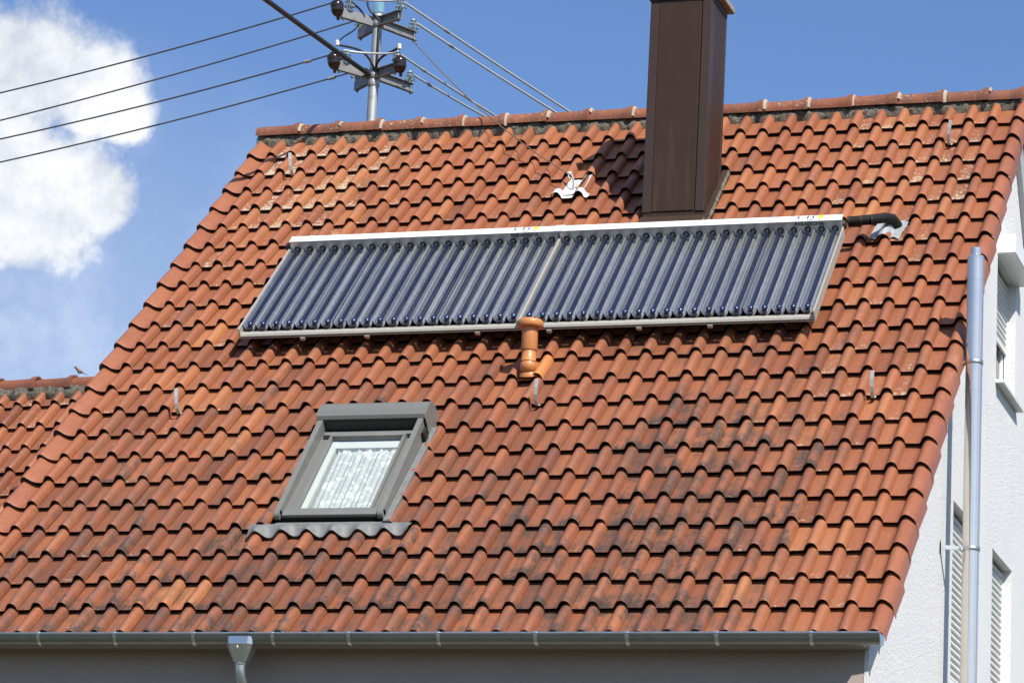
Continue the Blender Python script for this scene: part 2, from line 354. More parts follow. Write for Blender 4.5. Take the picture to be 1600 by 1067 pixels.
# ------------------------------------------------------------------ house
TW, TL = 0.21, 0.36196               # cover width and row pitch of the clay tiles
C45 = math.sqrt(0.5)
RIDGE_B = 8.055; RIDGE_Y = RIDGE_B*C45; RIDGE_Z = ZE + RIDGE_Y
XL, XW = -7.34, -0.06               # left and right gable walls
YF, YB = -0.052, 2*RIDGE_Y + 0.05
house = tag(empty('house', (XW, YF, 0)), 'white rendered house with steep orange clay tile roof carrying the solar collectors', 'house')
HO = Vector((-XW, -YF, 0))          # child offset so parts keep world coordinates
def hpart(name, mb, mat, label=None): return mb.build(name, mat, house, HO, label=label)

# gable wall with three real openings
WINS = [dict(y0=4.93, y1=5.93, z0=ZE+2.83, z1=ZE+3.96), dict(y0=3.05, y1=4.05, z0=ZE-0.45, z1=ZE+1.365), dict(y0=4.895, y1=5.90, z0=ZE-0.45, z1=ZE+1.35)]
def rake_z(y): return ZE + min(y, 2*RIDGE_Y - y) - 0.20
gw = MB()
ys = sorted({YF, 3.05, 4.05, 4.895, 4.93, 5.90, 5.93, RIDGE_Y, YB})
for a, b in zip(ys, ys[1:]):
    holes = sorted((w['z0'], w['z1']) for w in WINS if w['y0'] <= a+1e-6 and w['y1'] >= b-1e-6)
    z = 0.0
    for h0, h1 in holes:
        gw.add([(XW,a,z),(XW,b,z),(XW,b,h0),(XW,a,h0)], [(0,1,2,3)]); z = h1
    gw.add([(XW,a,z),(XW,b,z),(XW,b,rake_z(b)),(XW,a,rake_z(a))], [(0,1,2,3)])
for w in WINS:                      # reveals
    y0, y1, z0, z1, d = w['y0'], w['y1'], w['z0'], w['z1'], 0.16
    gw.add([(XW,y0,z0),(XW-d,y0,z0),(XW-d,y0,z1),(XW,y0,z1)], [(0,1,2,3)]); gw.add([(XW,y1,z0),(XW,y1,z1),(XW-d,y1,z1),(XW-d,y1,z0)], [(0,1,2,3)])
    gw.add([(XW,y0,z1),(XW-d,y0,z1),(XW-d,y1,z1),(XW,y1,z1)], [(0,1,2,3)]); gw.add([(XW,y0,z0),(XW,y1,z0),(XW-d,y1,z0),(XW-d,y0,z0)], [(0,1,2,3)])
hpart('gable_wall', gw, M_PLASTER)
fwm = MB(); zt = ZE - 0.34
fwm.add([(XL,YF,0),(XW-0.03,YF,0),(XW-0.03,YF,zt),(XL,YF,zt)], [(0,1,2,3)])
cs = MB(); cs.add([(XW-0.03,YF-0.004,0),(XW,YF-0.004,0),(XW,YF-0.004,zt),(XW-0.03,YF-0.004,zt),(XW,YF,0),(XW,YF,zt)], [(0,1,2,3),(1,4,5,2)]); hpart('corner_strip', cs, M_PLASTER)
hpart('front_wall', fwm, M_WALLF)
bw = MB(); bw.add([(XL,YB,0),(XW,YB,0),(XW,YB,zt),(XL,YB,zt)], [(3,2,1,0)]); hpart('rear_wall', bw, M_PLASTER)
lw = MB(); lw.add([(XL,YF,0),(XL,YB,0),(XL,YB,rake_z(YB)),(XL,RIDGE_Y,rake_z(RIDGE_Y)),(XL,YF,rake_z(YF))], [(4,3,2,1,0)]); hpart('far_gable_wall', lw, M_PLASTER)
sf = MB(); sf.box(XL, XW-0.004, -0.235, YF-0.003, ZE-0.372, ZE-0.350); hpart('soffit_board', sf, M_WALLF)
vb = MB()                            # plain grey band on the gable below the rear verge, modelled as a thin slab
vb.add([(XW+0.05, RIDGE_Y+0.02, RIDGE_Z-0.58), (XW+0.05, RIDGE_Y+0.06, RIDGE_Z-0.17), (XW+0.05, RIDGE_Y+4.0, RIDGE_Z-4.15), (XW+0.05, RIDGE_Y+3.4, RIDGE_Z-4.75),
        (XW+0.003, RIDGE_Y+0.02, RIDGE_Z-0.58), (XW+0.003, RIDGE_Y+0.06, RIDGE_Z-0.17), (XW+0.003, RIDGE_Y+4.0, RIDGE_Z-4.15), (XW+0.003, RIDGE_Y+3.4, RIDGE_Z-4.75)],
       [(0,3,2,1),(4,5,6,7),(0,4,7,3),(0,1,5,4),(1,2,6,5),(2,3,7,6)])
hpart('rear_verge_band', vb, simple('grey_verge_band', (0.42,0.42,0.43), 0.6))

# roof deck (under the tiles) in roof coordinates: x along the eave, y up the slope, z outwards
ROOF_LOC = Vector((0, 0, ZE)); ROOF_ROT = (R(45), 0, 0)
rd = MB(); rd.box(-7.36, 0.02, -0.24, RIDGE_B-0.02, -0.19, -0.135)
back = []
roof = rd.build('roof', M_DECK, house, HO + ROOF_LOC, ROOF_ROT)
rs = MB(); rs.box(-7.38, 0.05, 0.12, 8.4, -0.12, -0.03)
rear = rs.build('rear_roof_slope', M_TILE, house, HO + Vector((0, RIDGE_Y, RIDGE_Z-0.09)), (R(-45), 0, 0)); rear['tint'] = (0.5, 0.3, 0.2)

# tile meshes -----------------------------------------------------
PROF = [(-0.178,-0.073),(-0.158,-0.067),(-0.100,-0.0675),(-0.067,-0.067),(-0.058,-0.059),(-0.049,-0.043),(-0.038,-0.022),(-0.025,-0.0080),(-0.012,-0.0018),(0,0),(0.013,-0.0026),(0.026,-0.011),(0.036,-0.026),(0.0425,-0.046),(0.0455,-0.064)]
PROF_R = [(-0.190,-0.066)] + PROF[1:10] + [(0.014,-0.0025),(0.028,-0.011),(0.042,-0.024),(0.056,-0.038),(0.070,-0.060),(0.076,-0.165)]
PROF_L = [(-0.262,-0.16),(-0.258,-0.05),(-0.247,-0.022),(-0.230,-0.009),(-0.212,-0.008),(-0.190,-0.022),(-0.160,-0.047),(-0.128,-0.063),(-0.098,-0.0675)] + PROF[3:]
STEP = 0.043
def tile_rings(prof, ln=0.40, th=0.014, wob=0.0, seed=0):
    def row(b, dh, taper=0.0):
        k = -STEP*b/TL
        return [(a, b, h + k + dh + (wob*math.sin(seed*3.1 + a*23 + b*7) if wob else 0)) for a, h in prof]
    top = [row(0.0, -0.004), row(0.011, 0.0), row(0.13, 0.0), row(ln, 0.0)]
    nose = [row(0.045, -th-0.004), row(0.013, -th-0.002), row(0.0, -0.004)]
    return top, nose
def tile_mb(prof, **k):
    t, n = tile_rings(prof, **k); mb = MB(); mb.strip(t); mb.strip(n); mb.zone = [(max(0.0, 1 - p[1]/0.13), 1.0 if (h < -0.052 and a > -0.2) else 0.0, 0.0) for r in t+n for p, (a, h) in zip(r, prof)]; return mb
def with_attr(me, name, cols):
    at = me.attributes.new(name, 'FLOAT_VECTOR', 'POINT'); at.data.foreach_set('vector', [x for c in cols for x in c]); return me
def tile_mesh(prof, name, **k): mb = tile_mb(prof, **k); return with_attr(mb.mesh(name), 'zone', mb.zone)
def bent(p, a): return p
MESH = {'m': [], 'r': [], 'l': []}
for k in range(6): MESH['m'].append(tile_mesh(PROF, 'roof_tile', wob=0.0009, seed=k))
for k in range(3): MESH['r'].append(tile_mesh(PROF_R, 'verge_tile', wob=0.0009, seed=k)); MESH['l'].append(tile_mesh(PROF_L, 'verge_tile', wob=0.0009, seed=k))
MESH['e'] = [tile_mesh(PROF_R[:-2] + [(0.070,-0.060),(0.073,-0.105)], 'verge_tile')]
for ms in MESH.values():
    for me in ms: me.materials.append(M_TILE)

NC, NR = 35, 23
ORANGE = {(22,26):.86,(22,25):.84,(20,24):.6,(4,31):.93,(4,30):.95,(3,30):.95,(3,29):.96,(3,28):.9,(5,28):.9,(5,31):.92,(4,29):.9,(13,32):.88,(14,30):.9,(14,29):.86,(16,27):.9,(2,28):.86,(13,31):.86,(5,4):.9,(4,5):.86,(15,6):.85}
def fade(x, a, b): return max(0.0, min(1.0, (x-a)/(b-a)))
def tint(i, j):
    rnd = random.Random(i*97 + j*13)
    lo = fade(i, 10, 20); mid = fade(j, 2, 8)*(1 - 0.25*fade(j, 26, 34))
    tone = 0.50 + rnd.gauss(0, 0.13) - 0.17*lo*mid + 0.05*(1-fade(i, 3, 12))
    if j in (0, NC-1): tone = 0.42 + rnd.gauss(0, 0.05)
    tone = (ORANGE[(i, j)] - (0.0 if i > 20 else 0.10)) if (i, j) in ORANGE else tone
    algae = 0.14 + 0.80*lo*mid*rnd.uniform(0.6, 1.1) + 0.16*rnd.random()
    if rnd.random() < 0.06: algae += 0.35
    if j in (0, NC-1): algae = 0.12
    if 4 <= j <= 10 and i >= 12: algae += 0.15 + 0.3*rnd.random()
    li = 0.26 + 0.26*rnd.random()
    if 26 <= j <= 33 and i <= 13: li += (0.20 + 0.22*rnd.random())*fade(j, 25, 28)*(1-0.5*fade(i, 8, 13))
    if j <= 6: li += 0.12 + 0.2*rnd.random()*(1-fade(j, 3, 7))
    if i <= 5: li += 0.15
    if 28 <= j and i > 13: li += 0.15
    if i > 15 and 7 < j < 28: li -= 0.12
    if j in (0, NC-1): li = 0.22
    return (max(0.02, min(1, tone)), max(0, min(1, algae)), max(0, min(1, li)))
def skip(i, j):
    a = -j*TW; b = (22-i)*TL
    ac = a - 0.06; bc = b + 0.2
    if -4.90 < ac < -4.05 and 1.12 < bc < 2.62: return True        # roof window
    if -3.06 < ac < -2.54 and 6.02 < bc < 6.72: return True        # chimney shaft
    if (i, j) == (13, 16): return True                            # vent tile
    return False
def jitter(i, j):
    r = random.Random(i*31+j*7)
    slip = r.random() < 0.02
    return (r.gauss(0, 0.0020), r.gauss(0, 0.0032) - (0.012 if slip else 0), r.gauss(0, 0.0014)), r.gauss(0, 0.006) + (r.choice((-1, 1))*0.02 if slip else 0), r.gauss(0, 0.005)
cells = [(i, j) for i in range(NR, 0, -1) for j in range(NC) if not skip(i, j)]
def in_view(i, j):
    if i >= 14 and j > 34 - (i-13)*0.25: return False
    a = -j*TW; b = (22-i)*TL
    return not (-6.0 < a < -1.3 and 4.05 < b < 5.1)
single = [c for c in cells if in_view(*c)][:300]; sset = set(single)
field = MB(); fcol = []; fzone = []
for i, j in cells:
    kind = ('e' if i == NR else 'r') if j == 0 else ('l' if j == NC-1 else 'm'); me = MESH[kind][(i*5+j*3) % len(MESH[kind])]
    (dx, dy, dz), rz, ry = jitter(i, j); tv = tint(i, j)
    loc = Vector((-j*TW + dx + (0.008 if j == 0 else 0), (22-i)*TL + dy, dz))
    if (i, j) in sset:
        o = obj('verge_tile' if kind != 'm' else 'roof_tile', me, M_TILE, roof, loc, (0, ry, rz)); o['tint'] = tv
    else:
        mt = Matrix.Translation(loc) @ Matrix.Rotation(rz, 4, 'Z') @ Matrix.Rotation(ry, 4, 'Y')
        k = len(field.v); field.v += [tuple(mt @ v.co) for v in me.vertices]; fcol += [tv]*len(me.vertices); fzone += [tuple(x.vector) for x in me.attributes['zone'].data]
        for p in me.polygons: field.f.append([q+k for q in p.vertices]); field.sm.append(True)
fo = obj('upper_roof_tiles', with_attr(with_attr(field.mesh('upper_roof_tiles'), 'tint', fcol), 'zone', fzone), M_TILE, roof); fo['kind'] = 'stuff'

# ridge caps and mortar ---------------------------------------------
def ridge_cap(ln, r0=0.083, r1=0.109):
    mb = MB(); n = 13; rows = []
    for x, r in ((-0.03, r0), (ln*0.5, r0+0.003), (ln-0.085, r0+0.006), (ln-0.045, r1), (ln, r1+0.002)):
        rows.append([(x, -r*math.cos(-0.3+3.74*k/(n-1)), r*1.02*math.sin(-0.3+3.74*k/(n-1))-0.01) for k in range(n)])
    mb.strip(rows)
    e = [(ln+0.0005, -(r1-0.014)*math.cos(-0.3+3.74*k/(n-1)), (r1-0.014)*math.sin(-0.3+3.74*k/(n-1))-0.01) for k in range(n)]
    mb.strip([rows[-1], e]); return mb
CAPL = 0.4176; cap_me = ridge_cap(CAPL).mesh('ridge_tile')
m0 = MB(); n = 9
m0.strip([[(x, -r*math.cos(math.pi*k/(n-1)), r*math.sin(math.pi*k/(n-1))-0.012) for k in range(n)] for x, r in ((-0.004,0.1105),(0.008,0.111),(0.016,0.104),(0.026,0.086))]); lime_me = m0.mesh('joint_mortar')
nose_rot = (R(-45), 0, 0)
def ridge_at(x, dz=0.0):           # roof-local coordinates of a point on the ridge
    return Vector((x, RIDGE_B + dz*C45, dz*C45))
x = -7.375; k = 0
while x < 0.02:
    ln = min(CAPL, 0.045 - x); rr = random.Random(k)
    me = cap_me if ln > CAPL-0.01 else ridge_cap(ln).mesh('ridge_tile')
    o = obj('ridge_tile', me, M_RIDGE, roof, ridge_at(x, -0.045+rr.gauss(0,0.004)), (R(-45)+rr.gauss(0,0.02), rr.gauss(0,0.006), rr.gauss(0,0.004)))
    o['tint'] = (0.36+rr.gauss(0,0.09), 0.45+0.3*rr.random(), 0.85+0.35*rr.random())
    if ln > CAPL-0.01: q = obj('joint_mortar', lime_me, M_LIME, roof, ridge_at(x+CAPL, -0.045), (R(-45)+rr.uniform(-0.5,0.5), 0, 0)); q.scale = (rr.uniform(0.35,1.0), 1, 1)
    x += CAPL; k += 1
def mortar_strip(x0, x1, yb, parent, nx=420):
    mb = MB(); rows = []
    for k in range(nx+1):
        x = x0 + (x1-x0)*k/nx; row = []
        low = 0.028*noise.noise(Vector((x*5.0, 1.3, 0))) + 0.022*noise.noise(Vector((x*17.0, 4.3, 0)))
        for q in range(8):
            t = q/7.0; y = yb - 0.165 + low*(1-t) + 0.150*t; h = -0.078 + 0.085*t**0.6
            h += 0.020*noise.noise(Vector((x*14, y*22, 2.0)))*(1.0 if 0 < q < 7 else 0.3) + 0.010*noise.noise(Vector((x*42, y*50, 5)))
            if q == 0: h -= 0.04
            row.append((x, y, h))
        rows.append(row)
    mb.strip([list(c) for c in zip(*rows)]); return mb.build('ridge_mortar', M_MORTAR, parent)
mortar_strip(-7.40, 0.03, RIDGE_B, roof)

# gutter, brackets, downpipe ------------------------------------------
GY, GZ, GR = -0.347, ZE-0.317, 0.076
gu = MB(); n = 15
def arc(r, x): return [(x, GY - r*math.cos(math.pi*k/(n-1)), GZ - r*math.sin(math.pi*k/(n-1))) for k in range(n)]
gu.strip([arc(GR, -7.42), arc(GR, 0.085)]); gu.strip([arc(GR-0.003, 0.085), arc(GR-0.003, -7.42)])
gutter = hpart('gutter', gu, M_ZINC)
MB().tube([(-7.42, GY-GR-0.003, GZ+0.003), (0.088, GY-GR-0.003, GZ+0.003)], 0.0085, 10).build('gutter_lip', M_ZINC_LT, gutter)
ec = MB(); a = arc(GR+0.001, 0.0855); ec.add(a, [tuple(range(n))]); a2 = arc(GR+0.004, 0.091); ec.strip([arc(GR+0.004, 0.083), a2]); ec.add(a2, [tuple(range(n))])
ec.build('gutter_end_cap', M_ZINC_LT, gutter)
brm = MB(); n2 = 12
def arc2(r, x, t1=0.95): return [(x, -r*math.cos(math.pi*t1*k/(n2-1)), -r*math.sin(math.pi*t1*k/(n2-1))) for k in range(n2)]
brm.strip([arc2(GR+0.005, -0.013, 0.8), arc2(GR+0.005, 0.013, 0.8)]); brm.strip([arc2(GR+0.001, 0.013, 0.8), arc2(GR+0.005, 0.013, 0.8)][::-1]); brm.strip([arc2(GR+0.005, -0.013, 0.8), arc2(GR+0.001, -0.013, 0.8)][::-1])
brm.box(-0.013, 0.013, -GR-0.014, -GR-0.002, 0.0, 0.015)
brm = brm.mesh('gutter_bracket')
for x in (-6.875, -6.249, -5.631, -5.003, -4.379, -3.789, -3.107, -2.38, -1.708, -1.062, -0.391): obj('gutter_bracket', brm, M_ZINC_LT, gutter, (x, GY, GZ))
dp = MB(); fx = -4.638
def rect(cx, cy, z, wx, wy, c): return [(cx-wx+c,cy-wy,z),(cx+wx-c,cy-wy,z),(cx+wx,cy-wy+c,z),(cx+wx,cy+wy-c,z),(cx+wx-c,cy+wy,z),(cx-wx+c,cy+wy,z),(cx-wx,cy+wy-c,z),(cx-wx,cy-wy+c,z),(cx-wx+c,cy-wy,z)]
rows = [rect(fx,GY,GZ-0.02,0.098,0.088,0.02), rect(fx,GY,GZ-0.065,0.103,0.092,0.03), rect(fx,GY,GZ-0.075,0.103,0.092,0.03), rect(fx,GY,GZ-0.205,0.047,0.047,0.02)]
dp.strip(rows, smooth=False)
pipe = [(fx,GY,GZ-0.195),(fx,GY,GZ-0.25),(fx+0.004,GY+0.01,GZ-0.30),(fx+0.012,GY+0.04,GZ-0.355),(fx+0.02,GY+0.09,GZ-0.42),(fx+0.03,GY+0.15,GZ-0.50),(fx+0.035,GY+0.195,GZ-0.57),(fx+0.037,GY+0.22,GZ-0.64),(fx+0.037,GY+0.225,GZ-0.75),(fx+0.037,GY+0.225,0.0)]
downpipe = hpart('downpipe', MB().tube(pipe, 0.042, 20, cap=False), M_ZINC_LT)
dp.build('rain_funnel', M_ZINC_LT, downpipe)
MB().lathe([(0.044,0),(0.048,0.003),(0.048,0.02),(0.044,0.024)], 20, (fx,GY,GZ-0.222), cap=False).build('pipe_collar', M_ZINC_LT, downpipe)
st = MB(); pts = []
for k in range(12):
    r = 0.017 if k % 2 == 0 else 0.006; t = math.pi*k/6
    pts.append((fx + r*math.sin(t), GY-0.094 - (0.0), GZ-0.098 + r*math.cos(t)))
st.add(pts + [(fx, GY-0.098, GZ-0.098)], [(k, (k+1)%12, 12) for k in range(12)]); 
star = st.build('star_emblem', M_HOOK, downpipe)

# chimney --------------------------------------------------------------
CX0, CX1, CY0, CY1 = -3.078, -2.515, 4.207, 4.735
ch0, ch1 = ZE+4.05, ZE+6.205
cm = MB(); cm.box(CX0+0.006, CX1-0.006, CY0+0.006, CY1-0.006, ZE+3.9, ch1)
chimney = hpart('chimney', cm, M_BROWN)
def cpart(name, mat, *b, bev=0.004): return MB().box(*b, bev=bev).build(name, mat, chimney)
zb = ZE+4.235
cpart('front_panel', M_BROWN, CX0+0.080, CX1-0.092, CY0-0.004, CY0+0.03, zb, ch1-0.004)
cpart('corner_trim', M_BROWN_TRIM, CX0, CX0+0.078, CY0-0.002, CY0+0.085, zb-0.006, ch1-0.004)
cpart('corner_trim', M_BROWN_TRIM, CX1-0.082, CX1, CY0-0.007, CY0+0.115, zb-0.006, ch1-0.004)
cpart('side_panel', M_BROWN, CX1-0.03, CX1-0.001, CY0+0.117, CY1-0.055, ZE+4.1, ch1-0.004)
cpart('corner_trim', M_BROWN_TRIM, CX1-0.06, CX1+0.003, CY1-0.052, CY1+0.002, ZE+4.3, ch1-0.004)
cpart('neck_band', M_BROWN_TRIM, CX0-0.004, CX1+0.005, CY0-0.010, CY1+0.006, ch1-0.002, ch1+0.05)
cpart('chimney_cap', M_CONC, CX0-0.055, CX1+0.058, CY0-0.062, CY1+0.060, ch1+0.052, ch1+0.115, bev=0.008)
cpart('chimney_crown', M_CONC, CX0+0.04, CX1-0.04, CY0+0.04, CY1-0.04, ch1+0.113, ch1+0.16, bev=0.02)
fl = MB(); fl.box(-3.088, -2.505, 5.80, 5.935, -0.11, -0.005, 0.004)
q = fl.build('chimney_apron', M_BROWN_TRIM, chimney, ROOF_LOC, ROOF_ROT)
fl = MB(); fl.box(-2.525, -2.468, 5.82, 6.80, -0.10, -0.018, 0.003)
fl.build('chimney_side_flashing', M_BROWN_TRIM, chimney, ROOF_LOC, ROOF_ROT)
fl = MB(); rows = []
for k in range(22):
    b = 5.86 + k*0.045; w = 0.012*math.sin(k*2.3)+0.006*math.sin(k*5.1)
    rows.append([(-2.476, b, -0.050), (-2.470, b, -0.014+w*0.3), (-2.458+w*0.4, b, -0.045)])
fl.strip(rows); fl.build('flashing_seal', M_MORTAR, chimney, ROOF_LOC, ROOF_ROT)

# roof window ------------------------------------------------------------
rw = empty('roof_window', HO + ROOF_LOC, ROOF_ROT, house)
A0, A1, B0, B1 = -4.93, -4.035, 1.12, 2.60
def lerp(a, b, t): return a + (b-a)*t
def slope_box(mb, a0, a1, b0, b1, z0a, z0b, z1a, z1b):   # box whose bottom/top heights change along the slope
    mb.add([(a0,b0,z0a),(a1,b0,z0a),(a1,b1,z0b),(a0,b1,z0b),(a0,b0,z1a),(a1,b0,z1a),(a1,b1,z1b),(a0,b1,z1b)],
           [(0,3,2,1),(4,5,6,7),(0,1,5,4),(1,2,6,5),(2,3,7,6),(3,0,4,7)]); return mb
for s, a in ((0, A0), (1, A1-0.044)):
    mb = MB(); slope_box(mb, a, a+0.044, B0+0.035, 2.40, -0.024, -0.10, 0.050, 0.150)
    mb.tube([(a, B0+0.035, 0.012), (a+0.044, B0+0.035, 0.012)], 0.038, 16)
    mb.build('side_rail', M_GREYL, rw)
mb = MB(); prof = [(2.37,0.105),(2.345,0.150),(2.36,0.176),(2.42,0.196),(2.50,0.196),(2.565,0.165),(2.60,0.10),(2.61,-0.08),(2.40,-0.08)]
mb.prism(prof, A0-0.012, A1+0.014, axis='x'); mb.build('shutter_box', M_GREYP, rw)
mb = MB(); mb.prism([(2.338,-0.07),(2.338,0.148),(2.363,0.173),(2.422,0.192),(2.50,0.192),(2.563,0.162),(2.596,0.10),(2.60,-0.07)], A1+0.014, A1+0.022, axis='x'); mb.build('shutter_box_end', M_GREYL, rw)
for a, b in ((A0+0.044, A0+0.135), (A1-0.118, A1-0.044)): slope_box(MB(), a, b, B0+0.07, 2.27, -0.08, -0.06, -0.004, 0.040).build('sash_side', M_GREYP, rw)
for a, b in ((A0+0.135, A0+0.158), (A1-0.142, A1-0.118)): slope_box(MB(), a, b, B0+0.09, 2.20, -0.05, -0.03, 0.014, 0.080).build('glazing_bead', M_GREYL, rw)
slope_box(MB(), A0+0.06, A1-0.06, B0+0.015, B0+0.095, 0.004, 0.004, 0.026, 0.032).build('bottom_rail', M_GREYL, rw)
slope_box(MB(), A0+0.135, A1-0.115, B0+0.095, B0+0.118, -0.06, -0.06, 0.018, 0.020).build('glazing_bead', M_GREYP, rw)
slope_box(MB(), A0+0.064, A1-0.064, 2.245, 2.285, -0.05, -0.05, 0.064, 0.068).build('top_rail', M_GREYL, rw)
slope_box(MB(), A0+0.135, A1-0.118, 2.195, 2.222, -0.05, -0.05, 0.084, 0.086).build('glazing_bead', M_GREYL, rw)
slope_box(MB(), A0+0.064, A1-0.064, 2.222, 2.245, -0.06, -0.06, 0.050, 0.052).build('gasket', M_DARKP, rw)
slope_box(MB(), A0+0.064, A1-0.064, 2.285, 2.36, -0.06, -0.06, 0.040, 0.042).build('shutter_slot', M_DARKP, rw)
slope_box(MB(), A0+0.03, A1-0.03, B0+0.03, B0+0.09, -0.12, -0.12, 0.002, 0.002).build('gasket', M_DARKP, rw)
pz = lambda b: lerp(0.004, 0.064, (b-1.2)/1.0)
MB().add([(A0+0.150,1.225,pz(1.225)),(A1-0.134,1.225,pz(1.225)),(A1-0.134,2.205,pz(2.205)),(A0+0.150,2.205,pz(2.205))], [(0,1,2,3)]).build('pane', M_PANE, rw)
fr = MB()                                  # pale inner lining seen through the glass
slope_box(fr, A0+0.150, A0+0.205, 1.22, 2.20, -0.20, -0.14, -0.022, 0.036); slope_box(fr, A0+0.205, A1-0.136, 2.10, 2.20, -0.12, -0.12, 0.028, 0.034)
fr.build('inner_lining', M_PVC, rw)
cu = MB(); rows = []
for q in range(26):
    b = 1.20 + (2.125-1.20)*q/25; row = []
    for k in range(80):
        a = A0+0.225 + (A1-0.134-A0-0.225)*k/79
        ph = 0.006*math.sin(a*62 + 0.8*math.sin(a*21)) + 0.005*math.sin(a*140+b*3) + (0.009*math.sin(a*330) if q > 22 else 0)
        row.append((a, b, pz(b)-0.055 + ph))
    rows.append(row)
cu.strip(rows); cu.build('lace_curtain', M_LACE, rw)
MB().box(A0+0.15, A1-0.13, 1.18, 2.25, -0.19, -0.125).build('room_side_board', M_PVC, rw)
def tile_h(a, b, extra=0.0):               # height of the tile surface at roof coordinates
    j = round(-(a+0.06)/TW); d = a + j*TW
    if d > 0.047: d -= TW
    if d < -0.166: d += TW
    h = PROF[0][1]
    for (x0, h0), (x1, h1) in zip(PROF, PROF[1:]):
        if x0 <= d <= x1: h = h0 + (h1-h0)*(d-x0)/(x1-x0)
    t = (b/TL) % 1.0
    return h - STEP*t + extra
ap = MB(); rows = []
for q in range(7):
    b = 0.965 + 0.130*q/6; row = []
    for k in range(97):
        a = -5.13 + 1.335*k/96; s = 0.5+0.5*math.cos((a/TW)*2*math.pi)
        w = 1.0 - q/6.0; hh = lerp(-0.028, lerp(-0.066, 0.006, s**1.3), min(1, w*1.35))
        hh += 0.004*noise.noise(Vector((a*20, b*30, 0))); row.append((a, b + (0.012*math.sin(a*9) if q == 0 else 0), hh))
    rows.append(row)
ap.strip(rows); ap.strip([rows[0], [(p[0], p[1]+0.003, p[2]-0.012) for p in rows[0]]])
ap.build('flashing_apron', M_LEAD, rw)
MB().box(A0+0.0, A1+0.02, 1.075, 1.120, -0.09, -0.030, 0.006).build('flashing_sill', M_LEAD, rw)
MB().box(A1+0.001, A1+0.055, 1.09, 2.45, -0.10, -0.004, 0.004).build('flashing_side', M_LEAD, rw)
MB().box(A1+0.006, A1+0.03, 2.22, 2.30, -0.05, 0.085, 0.004).build('rail_bracket', M_DARKP, rw)

# gable windows with roller shutters --------------------------------------
slat_me = MB(); k = 7
slat_me.strip([[(0.013*math.sin(math.pi*q/(k-1)), y, -0.026 + 0.052*q/(k-1)) for q in range(k)] for y in (0.0, 0.96)]); slat_me = slat_me.mesh('slat')
def gable_window(w, zshut, box, frame_z, label):
    wn = empty('window', HO + Vector((XW, w['y0'], w['z0'])), (0,0,0), house); wn['label'] = label
    H = w['z1']-w['z0']; Wd = w['y1']-w['y0']; D = -0.10
    MB().add([(D-0.03,0.02,0.02),(D-0.03,Wd-0.02,0.02),(D-0.03,Wd-0.02,H),(D-0.03,0.02,H)], [(0,1,2,3)]).build('pane', M_DARKGL, wn)
    f = MB(); f.box(D-0.05, D-0.006, 0.004, 0.075, 0.004, H-0.004, 0.006); f.box(D-0.05, D-0.006, Wd-0.075, Wd-0.004, 0.004, H-0.004, 0.006); f.box(D-0.048, D-0.008, 0.075, Wd-0.075, 0.004, 0.075, 0.006)
    f.box(D-0.047, D-0.003, Wd*0.5-0.05, Wd*0.5+0.05, 0.075, H-0.01, 0.006); f.build('frame', M_PVC, wn)
    for y in (0.003, Wd-0.028): MB().box(D+0.004, D+0.03, y, y+0.025, 0.02, H-0.003).build('guide_rail', M_PVC, wn)
    z = H-0.02; q = 0
    while z > zshut - w['z0'] + 0.03:
        s = obj('slat', slat_me, M_SLAT, wn, (D+0.012, 0.02, z-0.026)); s.scale = (1, (Wd-0.04)/0.96, 1.0); z -= 0.0565; q += 1
    MB().box(D+0.004, D+0.026, 0.03, Wd-0.03, z-0.02, z+0.018, 0.004).build('bottom_bar', M_PVC, wn)
    if box: 
        MB().box(-0.02, 0.155, -0.015, Wd+0.07, H-0.005, H+0.165, 0.008).build('shutter_box', M_PVC, wn)
    MB().box(-0.02, 0.07, -0.03, Wd+0.06, -0.035, -0.003, 0.004).build('sill', M_SLAT, wn)
gable_window(WINS[0], ZE+3.30, True, 0, 'upper gable window with half lowered shutter below a projecting box')
gable_window(WINS[1], ZE-0.03, False, 0, 'lower gable window with closed shutter behind the steel flue')
gable_window(WINS[2], ZE-0.40, False, 0, 'lower gable window with closed shutter right of the steel flue')

# ------------------------------------------------------------------ solar collectors
HB0, HB1, HH0, HH1 = 5.275, 5.365, 0.088, 0.232
TA = 0.150; TUBE_R = 0.0190
tube_me = MB().tube([(0,0,0),(0,1.33,0)], TUBE_R, 14, cap=False).mesh('tube')
endcap_me = MB().lathe([(0.004,-0.044),(0.013,-0.042),(0.021,-0.033),(0.0255,-0.018),(0.0256,-0.004),(0.023,0.006),(0.0206,0.010)], 14, axis='y').mesh('end_cap')
clip_me = MB().box(-0.017,0.017,-0.062,-0.012,-0.05,-0.018,0.004).mesh('clip')
grom_me = MB().lathe([(0.0205,-0.030),(0.0205,-0.008),(0.030,-0.006),(0.030,0.002)], 16, axis='y').mesh('rubber_collar')
PITCH = 2.478/21
tr = MB(); tp = [(-0.5,0.010),(-0.472,0.011),(-0.44,-0.012),(-0.36,-0.030),(-0.26,-0.047),(-0.16,-0.055),(-0.08,-0.052),(0,-0.040),(0.08,-0.052),(0.16,-0.055),(0.26,-0.047),(0.36,-0.030),(0.44,-0.012),(0.472,0.011),(0.5,0.010)]
tr.strip([[(a*PITCH, b, h) for a, h in tp] for b in (0.0, 1.40)]); trough_me = tr.mesh('reflector_trough')
def txt_mesh(s, size, name, extr=0.0006):
    cu = bpy.data.curves.new(name, 'FONT'); cu.body = s; cu.size = size; cu.extrude = extr; cu.align_x = 'LEFT'
    ob = bpy.data.objects.new(name, cu); COL.objects.link(ob); bpy.context.view_layer.update()
    me = bpy.data.meshes.new_from_object(ob.evaluated_get(bpy.context.evaluated_depsgraph_get())); bpy.data.objects.remove(ob); me.name = name; me.materials.clear(); return me
